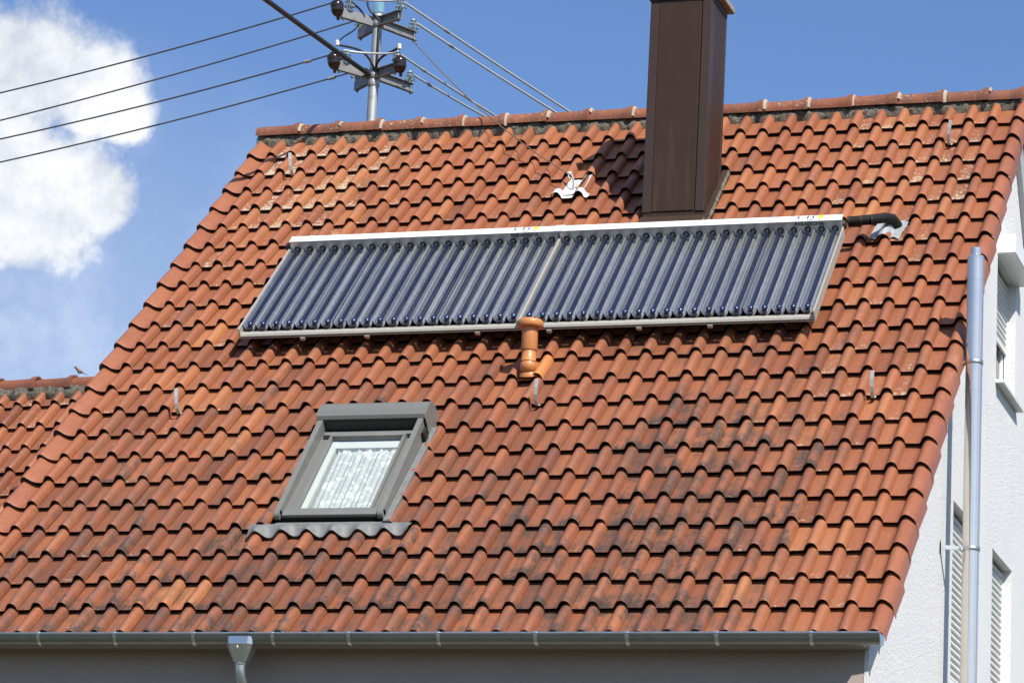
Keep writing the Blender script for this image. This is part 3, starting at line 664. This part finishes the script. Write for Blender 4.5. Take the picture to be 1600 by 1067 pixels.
def collector(a0, a1, label, right):
    o = tag(empty('solar_collector', Vector((a0, 0, ZE)) + Vector((0, 3.84*C45, 3.84*C45)), ROOF_ROT), label, 'solar collector', 'vacuum tube collectors on the roof')
    Wd = a1-a0; off = -3.84
    def P(mb, name, mat, par=o): return mb.build(name, mat, par)
    hb = MB(); hb.box(0, Wd, HB0+off, HB1+off, HH0, HH1, 0.006); hd = P(hb, 'header_box', M_ALU_M)
    hl = MB(); hl.box(-0.001, Wd+0.001, HB0+off-0.003, HB1+off+0.004, HH1-0.005, HH1+0.003, 0.002); hl.build('header_lid', M_ALU, hd)
    x0 = 0.0 + (Wd-21*PITCH)/2 + PITCH/2
    for k in range(21):
        x = x0 + k*PITCH; dj = random.Random(k+a0).gauss(0, 0.0015)
        t = obj('tube', tube_me, M_TUBE, o, (x+dj, 0.125, TA))
        obj('end_cap', endcap_me, M_CAPB, t, (0, 0, 0)); obj('clip', clip_me, M_RUBBER, t, (0, 0, 0)); obj('rubber_collar', grom_me, M_RUBBER, t, (0, HB0+off-0.125, 0))
        obj('reflector_trough', trough_me, M_MIRROR, o, (x, 0.085, TA), (0, random.Random(k*3+a0).gauss(0, 0.07), 0))
    rl = MB(); rl.box(-0.012, Wd+0.012, 0.012, 0.068, 0.078, 0.104, 0.004); P(rl, 'bottom_rail', M_RAIL)
    rl = MB(); rl.box(-0.012, Wd+0.012, -0.002, 0.011, 0.072, 0.080, 0.002); rl.box(-0.012, Wd+0.012, -0.002, 0.011, 0.090, 0.098, 0.002); P(rl, 'rail_lip', M_RAIL)
    for a in ((-0.014, 0.0) if not right else (-0.004, 0.012), (Wd, Wd+0.014)):
        sd = MB(); sd.box(a[0], a[1], 0.0, HB0+off, 0.070, 0.168, 0.003); P(sd, 'side_rail', M_RAIL)
    for a in ((0.56, 1.14, 2.12) if not right else (0.25, 1.02, 1.62)):
        bk = MB(); bk.box(a-0.018, a+0.018, -0.006, 0.05, 0.036, 0.076, 0.004); bk.box(a-0.022, a+0.022, -0.014, -0.002, 0.050, 0.072, 0.002); P(bk, 'mounting_bracket', M_RAIL)
    for b in (0.35, 1.15):
        bt = MB(); bt.box(0.01, Wd-0.01, b, b+0.05, 0.03, 0.062); P(bt, 'cross_batten', M_ALU_M)
    # printed marks on the header
    lx = Wd - (0.41 if not right else 0.39)
    def put(me, name, mat, x, b, h, rot=(0,0,0), sc=(1,1,1)):
        q = obj(name, me, mat, hd, (x, b, h), rot); q.scale = sc; return q
    zt = HH1 + 0.0042
    lc = MB()
    def cres(x, flip=False):
        pts = []; N = 9
        for k in range(N): t = math.pi*(0.5 + k/(N-1)); pts.append((x + 0.026*math.cos(t), 0.040 + 0.024*math.sin(t)))
        for k in range(N): t = math.pi*(1.5 - k/(N-1)); pts.append((x + 0.004 + 0.014*math.cos(t), 0.040 + 0.024*math.sin(t)))
        return pts
    for cx in (0.03, 0.155):
        p = cres(cx); lc.add([(a, b, 0) for a, b in p], [(k, k+1, 17-k-1, 17-k) for k in range(8)])
    lc.add([(0.082,0.018,0),(0.098,0.018,0),(0.105,0.062,0),(0.089,0.062,0)], [(0,1,2,3)])
    put(lc.mesh('logo_letters'), 'logo_letters', M_INKB, lx, HB0+off+0.022, zt)
    dc = MB(); dc.add([(0.203+0.026*math.cos(2*math.pi*k/20), 0.044+0.026*math.sin(2*math.pi*k/20), 0) for k in range(20)], [tuple(range(20))])
    put(dc.mesh('logo_sun_dot'), 'logo_sun_dot', M_INKY, lx, HB0+off+0.022, zt)
    put(txt_mesh('azzurro', 0.036, 'lettering'), 'lettering', M_INK, lx+0.095, HB0+off+0.006, zt, sc=(1.05, 0.9, 1))
    put(txt_mesh('PARADIGMA', 0.047, 'lettering'), 'lettering', M_INK, lx-0.012, HB0+off-0.0042, 0.190, rot=(R(90), 0, 0), sc=(0.93, 1.0, 1))
    return o
c1 = collector(-6.125, -3.642, 'left half of the vacuum tube solar collector beside the roof verge', False)
c2 = collector(-3.632, -1.150, 'right half of the vacuum tube solar collector below the brown chimney', True)
jc = MB(); jc.box(2.45, 2.53, HB0-3.84-0.006, HB1-3.84+0.007, HH1-0.016, HH1+0.008, 0.003); jc.build('joint_cover', M_ALU, c1)
ep = MB(); ep.lathe([(0.032,-0.05),(0.036,-0.045),(0.036,0.0)], 16, (0, (HB0+HB1)/2-3.84, (HH0+HH1)/2), axis='x'); ep.build('header_end_plug', M_CAPB, c1)
ep = MB(); ep.lathe([(0.037,0.0),(0.037,0.022),(0.032,0.026)], 16, (2.482, (HB0+HB1)/2-3.84, (HH0+HH1)/2), axis='x'); ep.build('header_end_plug', M_RUBBER, c2)

# black insulated pipe from the header into the roof
ip = tag(empty('insulated_pipe', Vector((-1.14, 5.4*C45, ZE+5.4*C45)), ROOF_ROT), 'black foam insulated pipe from the collector header into the roof', 'pipe')
def rp(a, b, h): return (a+1.14, b-5.4, h)
MB().tube([rp(-1.125,5.385,0.158), rp(-1.03,5.405,0.150), rp(-0.95,5.44,0.135), rp(-0.89,5.50,0.11), rp(-0.845,5.57,0.08), rp(-0.80,5.64,0.03), rp(-0.77,5.68,-0.06)], [0.040,0.041,0.044,0.043,0.045,0.046,0.045], 18).build('foam_sleeve', M_FOAM, ip)
for a, r in ((-1.118, 0.044), (-1.02, 0.043), (-0.93, 0.046)): MB().tube([rp(a, 5.388+(a+1.12)*0.18, 0.157-(a+1.12)*0.1), rp(a+0.012, 5.39+(a+1.12)*0.18, 0.156-(a+1.12)*0.1)], r, 16).build('tape_ring', M_RUBBER, ip)
pm = MB(); rows = []
for q in range(9):
    b = 5.44 + 0.30*q/8; row = []
    for k in range(25):
        a = -0.97 + 0.27*k/24; e = 0.016*noise.noise(Vector((a*15, b*13, 3)))
        row.append(rp(a + 0.10*(0.5-q/8)*(-0.4), b + (0.03*math.sin(a*31) if q in (0, 8) else 0), tile_h(a, b, 0.010) + STEP*((b/TL) % 1.0)*0.9 + abs(e)))
    rows.append(row)
pm.strip(rows); pm.build('lead_collar', M_PATCH, ip)

# clay vent pipe --------------------------------------------------------------
vp = tag(empty('vent_pipe', (-3.44, 3.34*C45, ZE+3.34*C45)), 'orange clay vent pipe with round cap just below the collectors', 'vent pipe')
def wr(a, b, h): return Vector((a, b*C45 - h*C45, ZE + b*C45 + h*C45)) - Vector((-3.44, 3.34*C45, ZE+3.34*C45))
vt = obj('base_tile', tile_mb(PROF, wob=0.0).mesh('base_tile'), M_CLAYNEW, vp, wr(-16*TW, 9*TL+0.002, 0.004), ROOF_ROT)
sp = [(0.069*math.sin(math.pi*k/14), -0.069*math.cos(math.pi*k/14)) for k in range(1, 13)]
VX, VY = 0.0, -0.02
MB().lathe(sp, 24, (VX, VY, 0.01)).build('ball_joint', M_CLAYNEW, vp)
MB().lathe([(0.066,0.036),(0.066,0.042),(0.060,0.046),(0.059,0.150)], 24, (VX, VY, 0.01)).build('lower_socket', M_CLAYNEW, vp)
MB().lathe([(0.066,0.13),(0.068,0.134),(0.066,0.30),(0.066,0.34)], 24, (VX, VY, 0.01)).build('pipe', M_CLAYNEW, vp)
MB().lathe([(0.070,0.318),(0.100,0.322),(0.108,0.332),(0.109,0.360),(0.105,0.378),(0.088,0.390),(0.05,0.394)], 28, (VX, VY, 0.01)).build('cap', M_CLAYNEW, vp)
bs = MB(); bs.lathe([(0.082,-0.03),(0.078,-0.012),(0.066,0.006)], 24, (VX, VY+0.01, -0.035)); bs.build('base_collar', M_CLAYNEW, vp)
for q in vp.children:
    if q.name.startswith('base_collar'): q.rotation_euler = (R(20), 0, 0)

# roof safety hooks --------------------------------------------------------------
def hook_mesh():
    mb = MB(); w = 0.0155; path = [(0.0,-0.080),(-0.015,-0.078),(-0.036,-0.074),(-0.052,-0.062),(-0.060,-0.036),(-0.056,-0.008),(-0.040,0.034),(-0.006,0.084),(0.036,0.128)]
    f = [[(-w, b, h), (w, b, h)] for b, h in path]; k = [[(-w, b+0.0045, h+0.002), (w, b+0.0045, h+0.002)] for b, h in path]
    mb.strip(f, False); mb.strip(k[::-1], False); mb.strip([[p[0] for p in f], [p[0] for p in k]], False); mb.strip([[p[1] for p in k], [p[1] for p in f]], False)
    e = f[-1] + k[-1][::-1]; mb.add(e, [(0,1,2,3)]); return mb.mesh('roof_hook')
hm = hook_mesh(); hm.materials.append(M_HOOK)
for i, j, dx, rz, lb in ((2, 32, -0.075, 0.15, 'metal roof hook near the top left corner of the roof'), (14, 30, -0.08, 0.1, 'metal roof hook on the lower left of the roof'),
                         (14, 15, -0.100, -0.15, 'metal roof hook just below the orange vent pipe'), (14, 2, -0.10, -0.1, 'metal roof hook near the right verge at mid slope'), (2, 2, -0.11, -0.25, 'metal roof hook near the top right corner of the roof')):
    a = -j*TW + dx; b = (22-i)*TL
    o = obj('roof_hook', hm, M_HOOK, None, (a, b*C45, ZE + b*C45), ROOF_ROT); o.rotation_mode = 'QUATERNION'
    o.rotation_quaternion = (Matrix.Rotation(R(45), 4, 'X') @ Matrix.Rotation(rz, 4, 'Z')).to_quaternion()
    tag(o, lb, 'roof hook', 'roof safety hooks')

# white sheet patch with the guy wire anchor ----------------------------------------
ANC = (-3.905, 6.70, 0.055)
pt = tag(empty('anchor_sheet', (-3.86, 6.5*C45, ZE+6.5*C45), ROOF_ROT), 'crumpled white metal sheet round the guy wire anchor left of the chimney', 'flashing')
def drape(a0, a1, b0, b1, na, nb, lift, base_b, skew=0.0, amp=0.006):
    rows = []
    for q in range(nb):
        b = b0 + (b1-b0)*q/(nb-1); row = []
        for k in range(na):
            a = a0 + (a1-a0)*k/(na-1)
            row.append((a + 3.86 + 0.008*noise.noise(Vector((b*22, k, 1))), b - 6.5 + 0.010*noise.noise(Vector((a*24, q, 7))), tile_h(a, base_b, lift) - STEP*(b-base_b)/TL + amp*noise.noise(Vector((a*28, b*28, 4)))))
        rows.append(row)
    return rows
m1 = MB(); m1.strip(drape(-3.950, -3.795, 6.50, 6.87, 20, 14, 0.022, 18*TL+0.001)); m1.build('upper_sheet', M_SHEET, pt)
m1 = MB(); rows = drape(-4.05, -3.70, 6.44, 6.535, 40, 8, 0.012, 18*TL+0.001); m1.strip([[(x, y, max(z, tile_h(x-3.86, 17*TL+0.33, 0.012)+0.0)) for x, y, z in r] for r in rows]); m1.build('lower_flap', M_SHEET, pt)
m1 = MB(); m1.strip([[(0.055,0.03,-0.03),(0.115,0.05,-0.008)],[(0.060,0.12,-0.035),(0.118,0.14,-0.012)],[(0.062,0.36,-0.045),(0.112,0.36,-0.03)]]); m1.build('folded_edge', M_SHEET, pt)
m1 = MB(); m1.add([(-0.012,0.15,-0.052),(0.030,0.15,-0.052),(0.034,0.225,-0.058),(-0.006,0.225,-0.058)], [(0,1,2,3)]); m1.build('bare_patch', simple('ochre_patch', (0.45,0.27,0.11), 0.8), pt)
an = (ANC[0]+3.86, ANC[1]-6.5, ANC[2])
m1 = MB(); m1.tube([(an[0]+0.02, an[1]-0.08, -0.06), (an[0]+0.03, an[1]-0.06, -0.02), (an[0]+0.025, an[1]-0.02, 0.03), (an[0]+0.008, an[1], 0.055), (an[0]-0.012, an[1]+0.005, 0.06), (an[0]-0.02, an[1]-0.012, 0.045), (an[0]-0.005, an[1]-0.03, 0.03)], 0.008, 8); m1.build('anchor_eye', M_GALV, pt)
m1 = MB(); m1.lathe([(0.010,-0.02),(0.016,-0.014),(0.016,0.014),(0.010,0.02)], 10, (an[0]-0.012, an[1]+0.014, 0.062), axis='x'); m1.build('wire_clamp', M_CLAMPW, pt)

# ------------------------------------------------------------------ steel flue on the gable
FX, FY = 0.165, 2.60
fl = tag(empty('flue_pipe', (FX, FY, 0)), 'shiny stainless steel flue pipe standing along the white gable wall', 'flue')
FR = 0.066
zt = ZE+3.235; cuts = [0.0, ZE-1.3, ZE+0.02, ZE+0.62, ZE+1.10, ZE+2.15, ZE+3.05, zt]
for a, b in zip(cuts, cuts[1:]):
    ps = MB().lathe([(FR, a), (FR, b)], 40, cap=False).build('pipe_section', M_STEEL, fl)
    MB().lathe([(FR+0.0012, b-0.012), (FR+0.0012, b-0.002)], 40, cap=False).lathe([(FR, b-0.002), (FR+0.0012, b-0.002)][::-1], 40, cap=False).build('joint_band', M_STEEL, ps)
MB().lathe([(FR, zt), (FR-0.01, zt+0.012), (0.044, zt+0.016)], 32).lathe([(0.042, zt+0.014), (0.042, zt+0.075)], 32).build('flue_cap', M_STEEL, fl)
def wall_bracket(z, y_w):
    br = MB(); n = 20
    br.lathe([(FR+0.003, z-0.016), (FR+0.006, z-0.015), (FR+0.006, z+0.015), (FR+0.003, z+0.016)], 24, cap=False)
    dv = Vector((XW-FX, y_w-FY, 0)); L = dv.length; d = dv.normalized(); p = Vector((-d.y, d.x, 0))
    a = d*(FR+0.002); b = dv - d*0.004
    for s in (-0.016, 0.016):
        vs = [a+p*s-Vector((0,0,0.014)), b+p*s-Vector((0,0,0.014)), b+p*s+Vector((0,0,0.014)), a+p*s+Vector((0,0,0.014))]
        vs2 = [v + p*0.004 for v in vs]
        br.add([v + Vector((0,0,z)) for v in vs+vs2], [(0,1,2,3),(7,6,5,4),(0,4,5,1),(1,5,6,2),(2,6,7,3),(3,7,4,0)])
    br.add([b+p*t+Vector((0,0,z+u)) for t, u in ((-0.03,-0.05),(0.03,-0.05),(0.03,0.05),(-0.03,0.05))], [(0,1,2,3)])
    m = br.build('wall_bracket', M_STEEL_R, fl)
    MB().lathe([(0.009,-0.03),(0.009,0.03)], 8, tuple(d*(FR+0.014)+Vector((0,0,z))), axis='y').build('clamp_bolt', M_STEEL_R, m)
wall_bracket(ZE+2.37, 2.62); wall_bracket(ZE+0.875, 2.50)

# ------------------------------------------------------------------ power pole on the ridge
PX, PY = -6.348, 5.95
pole = tag(empty('power_pole', (PX, PY, ZE+5.3)), 'grey roof mounted power pole with two tiers of insulators behind the ridge', 'utility pole')
def pz_(z): return z - 5.3
MB().tube([(0,0,pz_(5.2)), (0,0,pz_(6.22)), (0,0,pz_(6.9))], [0.049,0.049,0.045], 20).build('shaft', M_GALV, pole)
MB().lathe([(0.053,pz_(6.18)),(0.057,pz_(6.185)),(0.057,pz_(6.25)),(0.053,pz_(6.255))], 20, cap=False).build('collar', M_GALV, pole)
MB().tube([(0.035,-0.045,pz_(6.25)),(0.038,-0.05,pz_(6.5)),(0.036,-0.05,pz_(6.85))], 0.013, 8).build('conduit', M_CABLE, pole)
ARMS = {'fl': (-0.248,-0.341), 'fr': (0.312,-0.174), 'rl': (-0.306,0.270), 'rr': (0.232,0.441)}
def arm(v, z):
    d = Vector((v[0], v[1], 0)); L = d.length; ang = math.atan2(v[1], v[0]); mb = MB()
    hh, fw = 0.047, 0.040
    mb.box(0.03, L, -0.004, 0.004, -hh, hh); mb.box(0.03, L, -fw, -0.0045, hh-0.006, hh); mb.box(0.03, L, -fw, -0.0045, -hh, -hh+0.006)
    mb.lathe([(0.010,-hh-0.022),(0.014,-hh-0.018),(0.014,-hh)], 8, (L-0.03, -0.018, 0)); mb.lathe([(0.006,-hh),(0.006,hh+0.03)], 8, (L-0.03, -0.018, 0))
    return mb.build('cross_arm', M_ARM, pole, (0,0,pz_(z)), (0,0,ang))
glass_prof = [(0.014,-0.004),(0.020,0.0),(0.046,0.004),(0.052,0.014),(0.046,0.028),(0.030,0.036),(0.030,0.042),(0.040,0.048),(0.040,0.058),(0.026,0.066),(0.026,0.074),(0.030,0.082),(0.018,0.092)]
glass_me = MB().lathe(glass_prof, 18).mesh('glass_insulator')
br_prof = [(0.012,-0.105),(0.016,-0.10),(0.014,-0.075),(0.028,-0.068),(0.048,-0.045),(0.056,-0.022),(0.0605,-0.018),(0.056,-0.010),(0.061,0.0),(0.057,0.008),(0.062,0.016),(0.060,0.045),(0.050,0.066),(0.030,0.076),(0.022,0.09)]
brown_me = MB().lathe(br_prof, 18).mesh('brown_insulator')
tips = {}
for lv, z in (('u', 6.84), ('d', 6.30)):
    for k, v in ARMS.items():
        arm(v, z); tips[lv+k] = Vector((v[0], v[1], pz_(z)))
for key in ('ufl','ufr','url','urr','dfl','dfr','drl','drr'):
    t = tips[key]; s = 0.80 if key in ('ufl','dfl') else 0.93
    q = obj('glass_insulator', glass_me, M_INSGL, pole, (t.x*s, t.y*s, t.z+0.062), (0,0,0)); q.scale = (1.1,1.1,1.1)
    MB().tube([(t.x*s, t.y*s, t.z+0.03), (t.x*s, t.y*s, t.z+0.13)], 0.010, 8).build('insulator_pin', M_GALV, pole)
    MB().lathe([(0.008,0),(0.015,0.004),(0.015,0.022),(0.006,0.03)], 10, (t.x*s, t.y*s, t.z+0.148)).build('wire_clamp', M_CLAMPW, pole)
for key, e in (('ufl',1.13),('dfl',1.12),('dfr',1.05)):
    t = tips[key]; q = obj('brown_insulator', brown_me, M_BROWNCER, pole, (t.x*e, t.y*e, t.z+0.02), (0.10, -0.12, 0)); q.scale = (1.08,1.08,1.08)
MB().lathe([(0.052,0),(0.060,0.01),(0.061,0.03),(0.057,0.06),(0.054,0.10),(0.050,0.14),(0.040,0.165),(0.02,0.17)], 22, (0,0,pz_(6.915))).build('pole_top_insulator', M_TEAL, pole)
MB().lathe([(0.05,pz_(6.88)),(0.058,pz_(6.885)),(0.058,pz_(6.918)),(0.045,pz_(6.925))], 20).build('pole_cap', M_GALV, pole)
def bez(p0, p1, p2, p3, n=14):
    p0, p1, p2, p3 = map(Vector, (p0, p1, p2, p3))
    return [p0*(1-t)**3 + p1*3*t*(1-t)**2 + p2*3*t*t*(1-t) + p3*t**3 for t in [k/n for k in range(n+1)]]
def tp(key, s=1.0, dz=0.0): t = tips[key]; return (t.x*s, t.y*s, t.z+dz)
MB().tube(bez(tp('ufl',0.9,0.16), tp('ufl',0.6,0.17), tp('ufr',0.5,0.17), tp('ufr',0.93,0.16)), 0.011, 8).build('jumper_bar', M_WIRE, pole)
MB().tube(bez(tp('dfl',0.9,0.16), tp('dfl',0.6,0.165), tp('dfr',0.5,0.165), tp('dfr',0.93,0.16)), 0.011, 8).build('jumper_bar', M_WIRE, pole)
MB().tube(bez(tp('dfl',1.05,0.20), tp('dfl',0.6,0.21), (-0.05,-0.12,pz_(6.55)), (0.02,-0.055,pz_(6.33))), 0.012, 8).build('jumper_cable', M_CABLE, pole)
MB().tube(bez(tp('dfr',0.98,0.22), tp('dfr',0.75,0.16), (0.06,-0.10,pz_(6.5)), (0.03,-0.06,pz_(6.33))), 0.012, 8).build('jumper_cable', M_CABLE, pole)
MB().tube(bez(tp('ufl',0.95,0.16), tp('ufl',0.6,0.10), tp('ufl',0.5,0.10), tp('ufl',0.38,0.02)), 0.011, 8).build('jumper_cable', M_CABLE, pole)
MB().tube(bez(tp('dfl',0.95,0.14), tp('dfl',0.6,0.06), tp('dfl',0.5,0.05), tp('dfl',0.38,0.02)), 0.011, 8).build('jumper_cable', M_CABLE, pole)
MB().tube(bez((-0.01,-0.06,pz_(7.08)), (-0.14,-0.10,pz_(7.09)), (-0.10,-0.09,pz_(6.95)), (0.035,-0.055,pz_(6.85))), 0.011, 8).build('jumper_cable', M_CABLE, pole)
MB().tube(bez(tp('url',0.95,0.14), tp('url',1.0,0.0), tp('dfl',1.0,0.32), tp('dfl',1.05,0.20)), 0.008, 8).build('jumper_cable', M_CABLE, pole)
for key, e in (('dfl',1.06),('dfr',0.98)):
    MB().box(-0.018,0.018,-0.018,0.018,-0.03,0.03,0.008).build('terminal_block', M_CLAMPW, pole, tp(key, e, 0.215))
for lv in (6.84, 6.30):
    MB().lathe([(0.050,-0.05),(0.060,-0.048),(0.060,0.048),(0.050,0.05)], 16, (0,0,pz_(lv)), cap=False).build('clamp_band', M_GALV, pole)

# overhead wires -----------------------------------------------------------------------
def wpole(key, s, dz): t = tips[key]; return Vector((PX + t.x*s, PY + t.y*s, ZE + 5.3 + t.z + dz))
def wire(name, p, q, r, mat, label, cat, sag=0.03, n=28, ext=1.0, group=None, cl=None):
    p, q = Vector(p), Vector(q); q = p + (q-p)*ext
    pts = [p.lerp(q, k/n) - Vector((0,0,4*sag*(k/n)*(1-k/n))) for k in range(n+1)]
    mb = MB().tube([x - p for x in pts], r, 8); o = mb.build(name, mat, None, p); tag(o, label, cat, group)
    if cl is not None:
        d = (q-p).normalized(); c = p.lerp(q, cl) - p; c.z -= 4*sag*cl*(1-cl)
        MB().tube([c-d*0.035, c+d*0.035], 0.018, 8).build('splice_clamp', M_GALV, o)
    return o
GW = 'overhead wires at the pole'
Lw = [('ufl',1.13,0.10,(-10.514,6.199,ZE+6.474),'topmost overhead wire running left from the pole'), ('url',0.93,0.15,(-10.522,6.271,ZE+6.203),'second overhead wire from the top, running left'),
      ('dfl',1.13,0.10,(-10.527,6.320,ZE+6.020),'third overhead wire from the top, running left'), ('drl',0.93,0.15,(-10.534,6.380,ZE+5.793),'lowest overhead wire running left from the pole')]
for k, (key, s, dz, e, lb) in enumerate(Lw): wire('overhead_wire', wpole(key, s, dz), e, 0.0085, M_WIREG, lb, 'wire', sag=0.06, ext=1.35, group=GW, cl=None if k < 2 else (0.055 if k == 2 else 0.05))
Rw_ = [('ufr',0.93,0.155,(-5.175,8.653,ZE+6.779),'upper right overhead wire reaching farthest along the ridge'), ('urr',0.93,0.155,(-5.321,8.607,ZE+6.771),'right overhead wire just below the uppermost one'),
       ('dfr',0.93,0.155,(-5.924,8.424,ZE+6.705),'right overhead wire from the lower tier, next to lowest'), ('drr',0.93,0.155,(-6.038,8.388,ZE+6.699),'lowest overhead wire running right behind the ridge')]
for key, s, dz, e, lb in Rw_: wire('overhead_wire', wpole(key, s, dz), e, 0.0115, M_WIRE, lb, 'wire', sag=0.015, ext=1.5, group=GW, cl=0.17)
wire('guy_wire', wpole('urr', 0.97, -0.05), (ANC[0]-0.012, ANC[1]*C45-0.06*C45, ZE+ANC[1]*C45+0.06*C45), 0.0055, M_GUY, 'thin rusty guy wire from the pole to the roof anchor', 'guy wire', sag=0.10)
sc_ = wire('service_cable', (PX-0.03, PY-0.07, ZE+6.285), (-6.575, 3.752, ZE+6.271), 0.024, M_CABLE, 'thick black service cable rising from the pole past the picture top', 'cable', sag=0.02, ext=2.2)

# ------------------------------------------------------------------ neighbouring house
NA, NP = R(-5), R(50)
NO = Vector((-9.8134, 6.2905, ZE+3.4289))            # a point on its ridge
nb = tag(empty('neighbouring_house', (NO.x, NO.y, 0)), 'neighbouring house with weathered tiled roof at the left edge', 'house')
NM = Matrix.Rotation(NA, 4, 'Z') @ Matrix.Rotation(NP, 4, 'X')
nd_ = MB(); nd_.box(-3.4, 0.95, -5.2, -0.02, -0.24, -0.135)
nroof = nd_.build('roof', M_DECK, nb, (0, 0, NO.z)); nroof.rotation_euler = NM.to_euler()
nr2 = MB(); nr2.box(-3.4, 0.95, 0.16, 5.2, -0.16, -0.07); q = nr2.build('rear_roof_slope', M_TILE, nb, (0, 0, NO.z)); q.rotation_euler = (Matrix.Rotation(NA, 4, 'Z') @ Matrix.Rotation(-NP, 4, 'X')).to_euler(); q['tint'] = (0.4,0.3,0.5)
for i in range(14):
    for j in range(-4, 14):
        if j + i*0.62 > 12 or j < -3: continue
        r = random.Random(i*71+j); me = MESH['m'][(i*3+j) % 6]
        o = obj('roof_tile', me, M_TILE, nroof, (0.0 - j*TW - 0.125 + r.gauss(0,0.0016), -0.335 - i*TL + r.gauss(0,0.003), -0.02 + r.gauss(0,0.0012)), (0, r.gauss(0,0.004), r.gauss(0,0.004)))
        o['tint'] = (max(0.05, 0.36 + r.gauss(0,0.1)), 0.3*r.random(), 0.45 + 0.4*r.random())
x = -3.35; k = 0
while x < 0.85:
    rr = random.Random(k+50); o = obj('ridge_tile', cap_me, M_RIDGE, nroof, (x, -0.05, -0.06+rr.gauss(0,0.004)), (-NP, rr.gauss(0,0.012), rr.gauss(0,0.006))); o['tint'] = (0.26+rr.gauss(0,0.06), 0.35, 0.55); x += CAPL; k += 1
ms = mortar_strip(-3.4, 0.9, 0.0, nroof, 220); ms.location.z = 0.0; ms.location.y = -0.05
nwm = MB(); nwm.box(-3.2, 0.8, -3.0, 3.0, 0, NO.z-4.0); q = nwm.build('wall', M_PLASTER, nb, (0,0,0), (0,0,NA))

# sparrow on the neighbouring ridge -------------------------------------------------------
def sparrow():
    mb = MB(); n = 12
    path = [(-0.068,0.030,0.004),(-0.045,0.040,0.008),(-0.022,0.048,0.020),(0.0,0.056,0.027),(0.020,0.068,0.026),(0.032,0.082,0.019),(0.040,0.094,0.0175),(0.050,0.098,0.013),(0.057,0.097,0.006),(0.068,0.095,0.0015)]
    rows = []
    for x, z, r in path: rows.append([(x, r*0.9*math.cos(2*math.pi*k/n), z + r*math.sin(2*math.pi*k/n)) for k in range(n+1)])
    mb.strip(rows); return mb
t = NT('sparrow_plumage'); nn = t.noise(55, 4, 0.6, vec=t.tc.outputs['Object']); sx = t.N.new('ShaderNodeSeparateXYZ'); t.L.new(t.tc.outputs['Object'], sx.inputs[0])
cc = t.mix(t.ramp(nn, 0.4, 0.6), (0.05, 0.035, 0.025), (0.26, 0.17, 0.10)); cc = t.mix(t.ramp(t.math('SUBTRACT', sx.outputs[2], t.math('MULTIPLY', sx.outputs[0], 0.7)), 0.035, 0.048, 1, 0), cc, (0.42, 0.38, 0.32)); t.p(base_color=cc, roughness=0.85)
sb = NO + NM @ Vector((0.43, 0.03, 0)) ; sb.z += -0.005
sw = tag(empty('sparrow', sb, (0, 0, R(205))), 'small brown sparrow perched on the neighbouring ridge', 'bird')
bd = sparrow().build('body', t.m, sw); bd.scale = (0.85,0.85,0.85)
for y in (-0.009, 0.009): MB().tube([(0.0,y,0.04),(0.006,y,0.016),(0.002,y,0.0)], 0.0022, 6).build('leg', M_INK, sw)
MB().strip([[(-0.055,-0.009,0.026),(-0.055,0.009,0.026)],[(-0.085,-0.012,0.018),(-0.085,0.012,0.018)],[(-0.085,-0.012,0.015),(-0.085,0.012,0.015)]], False).build('tail', M_BROWN, sw)
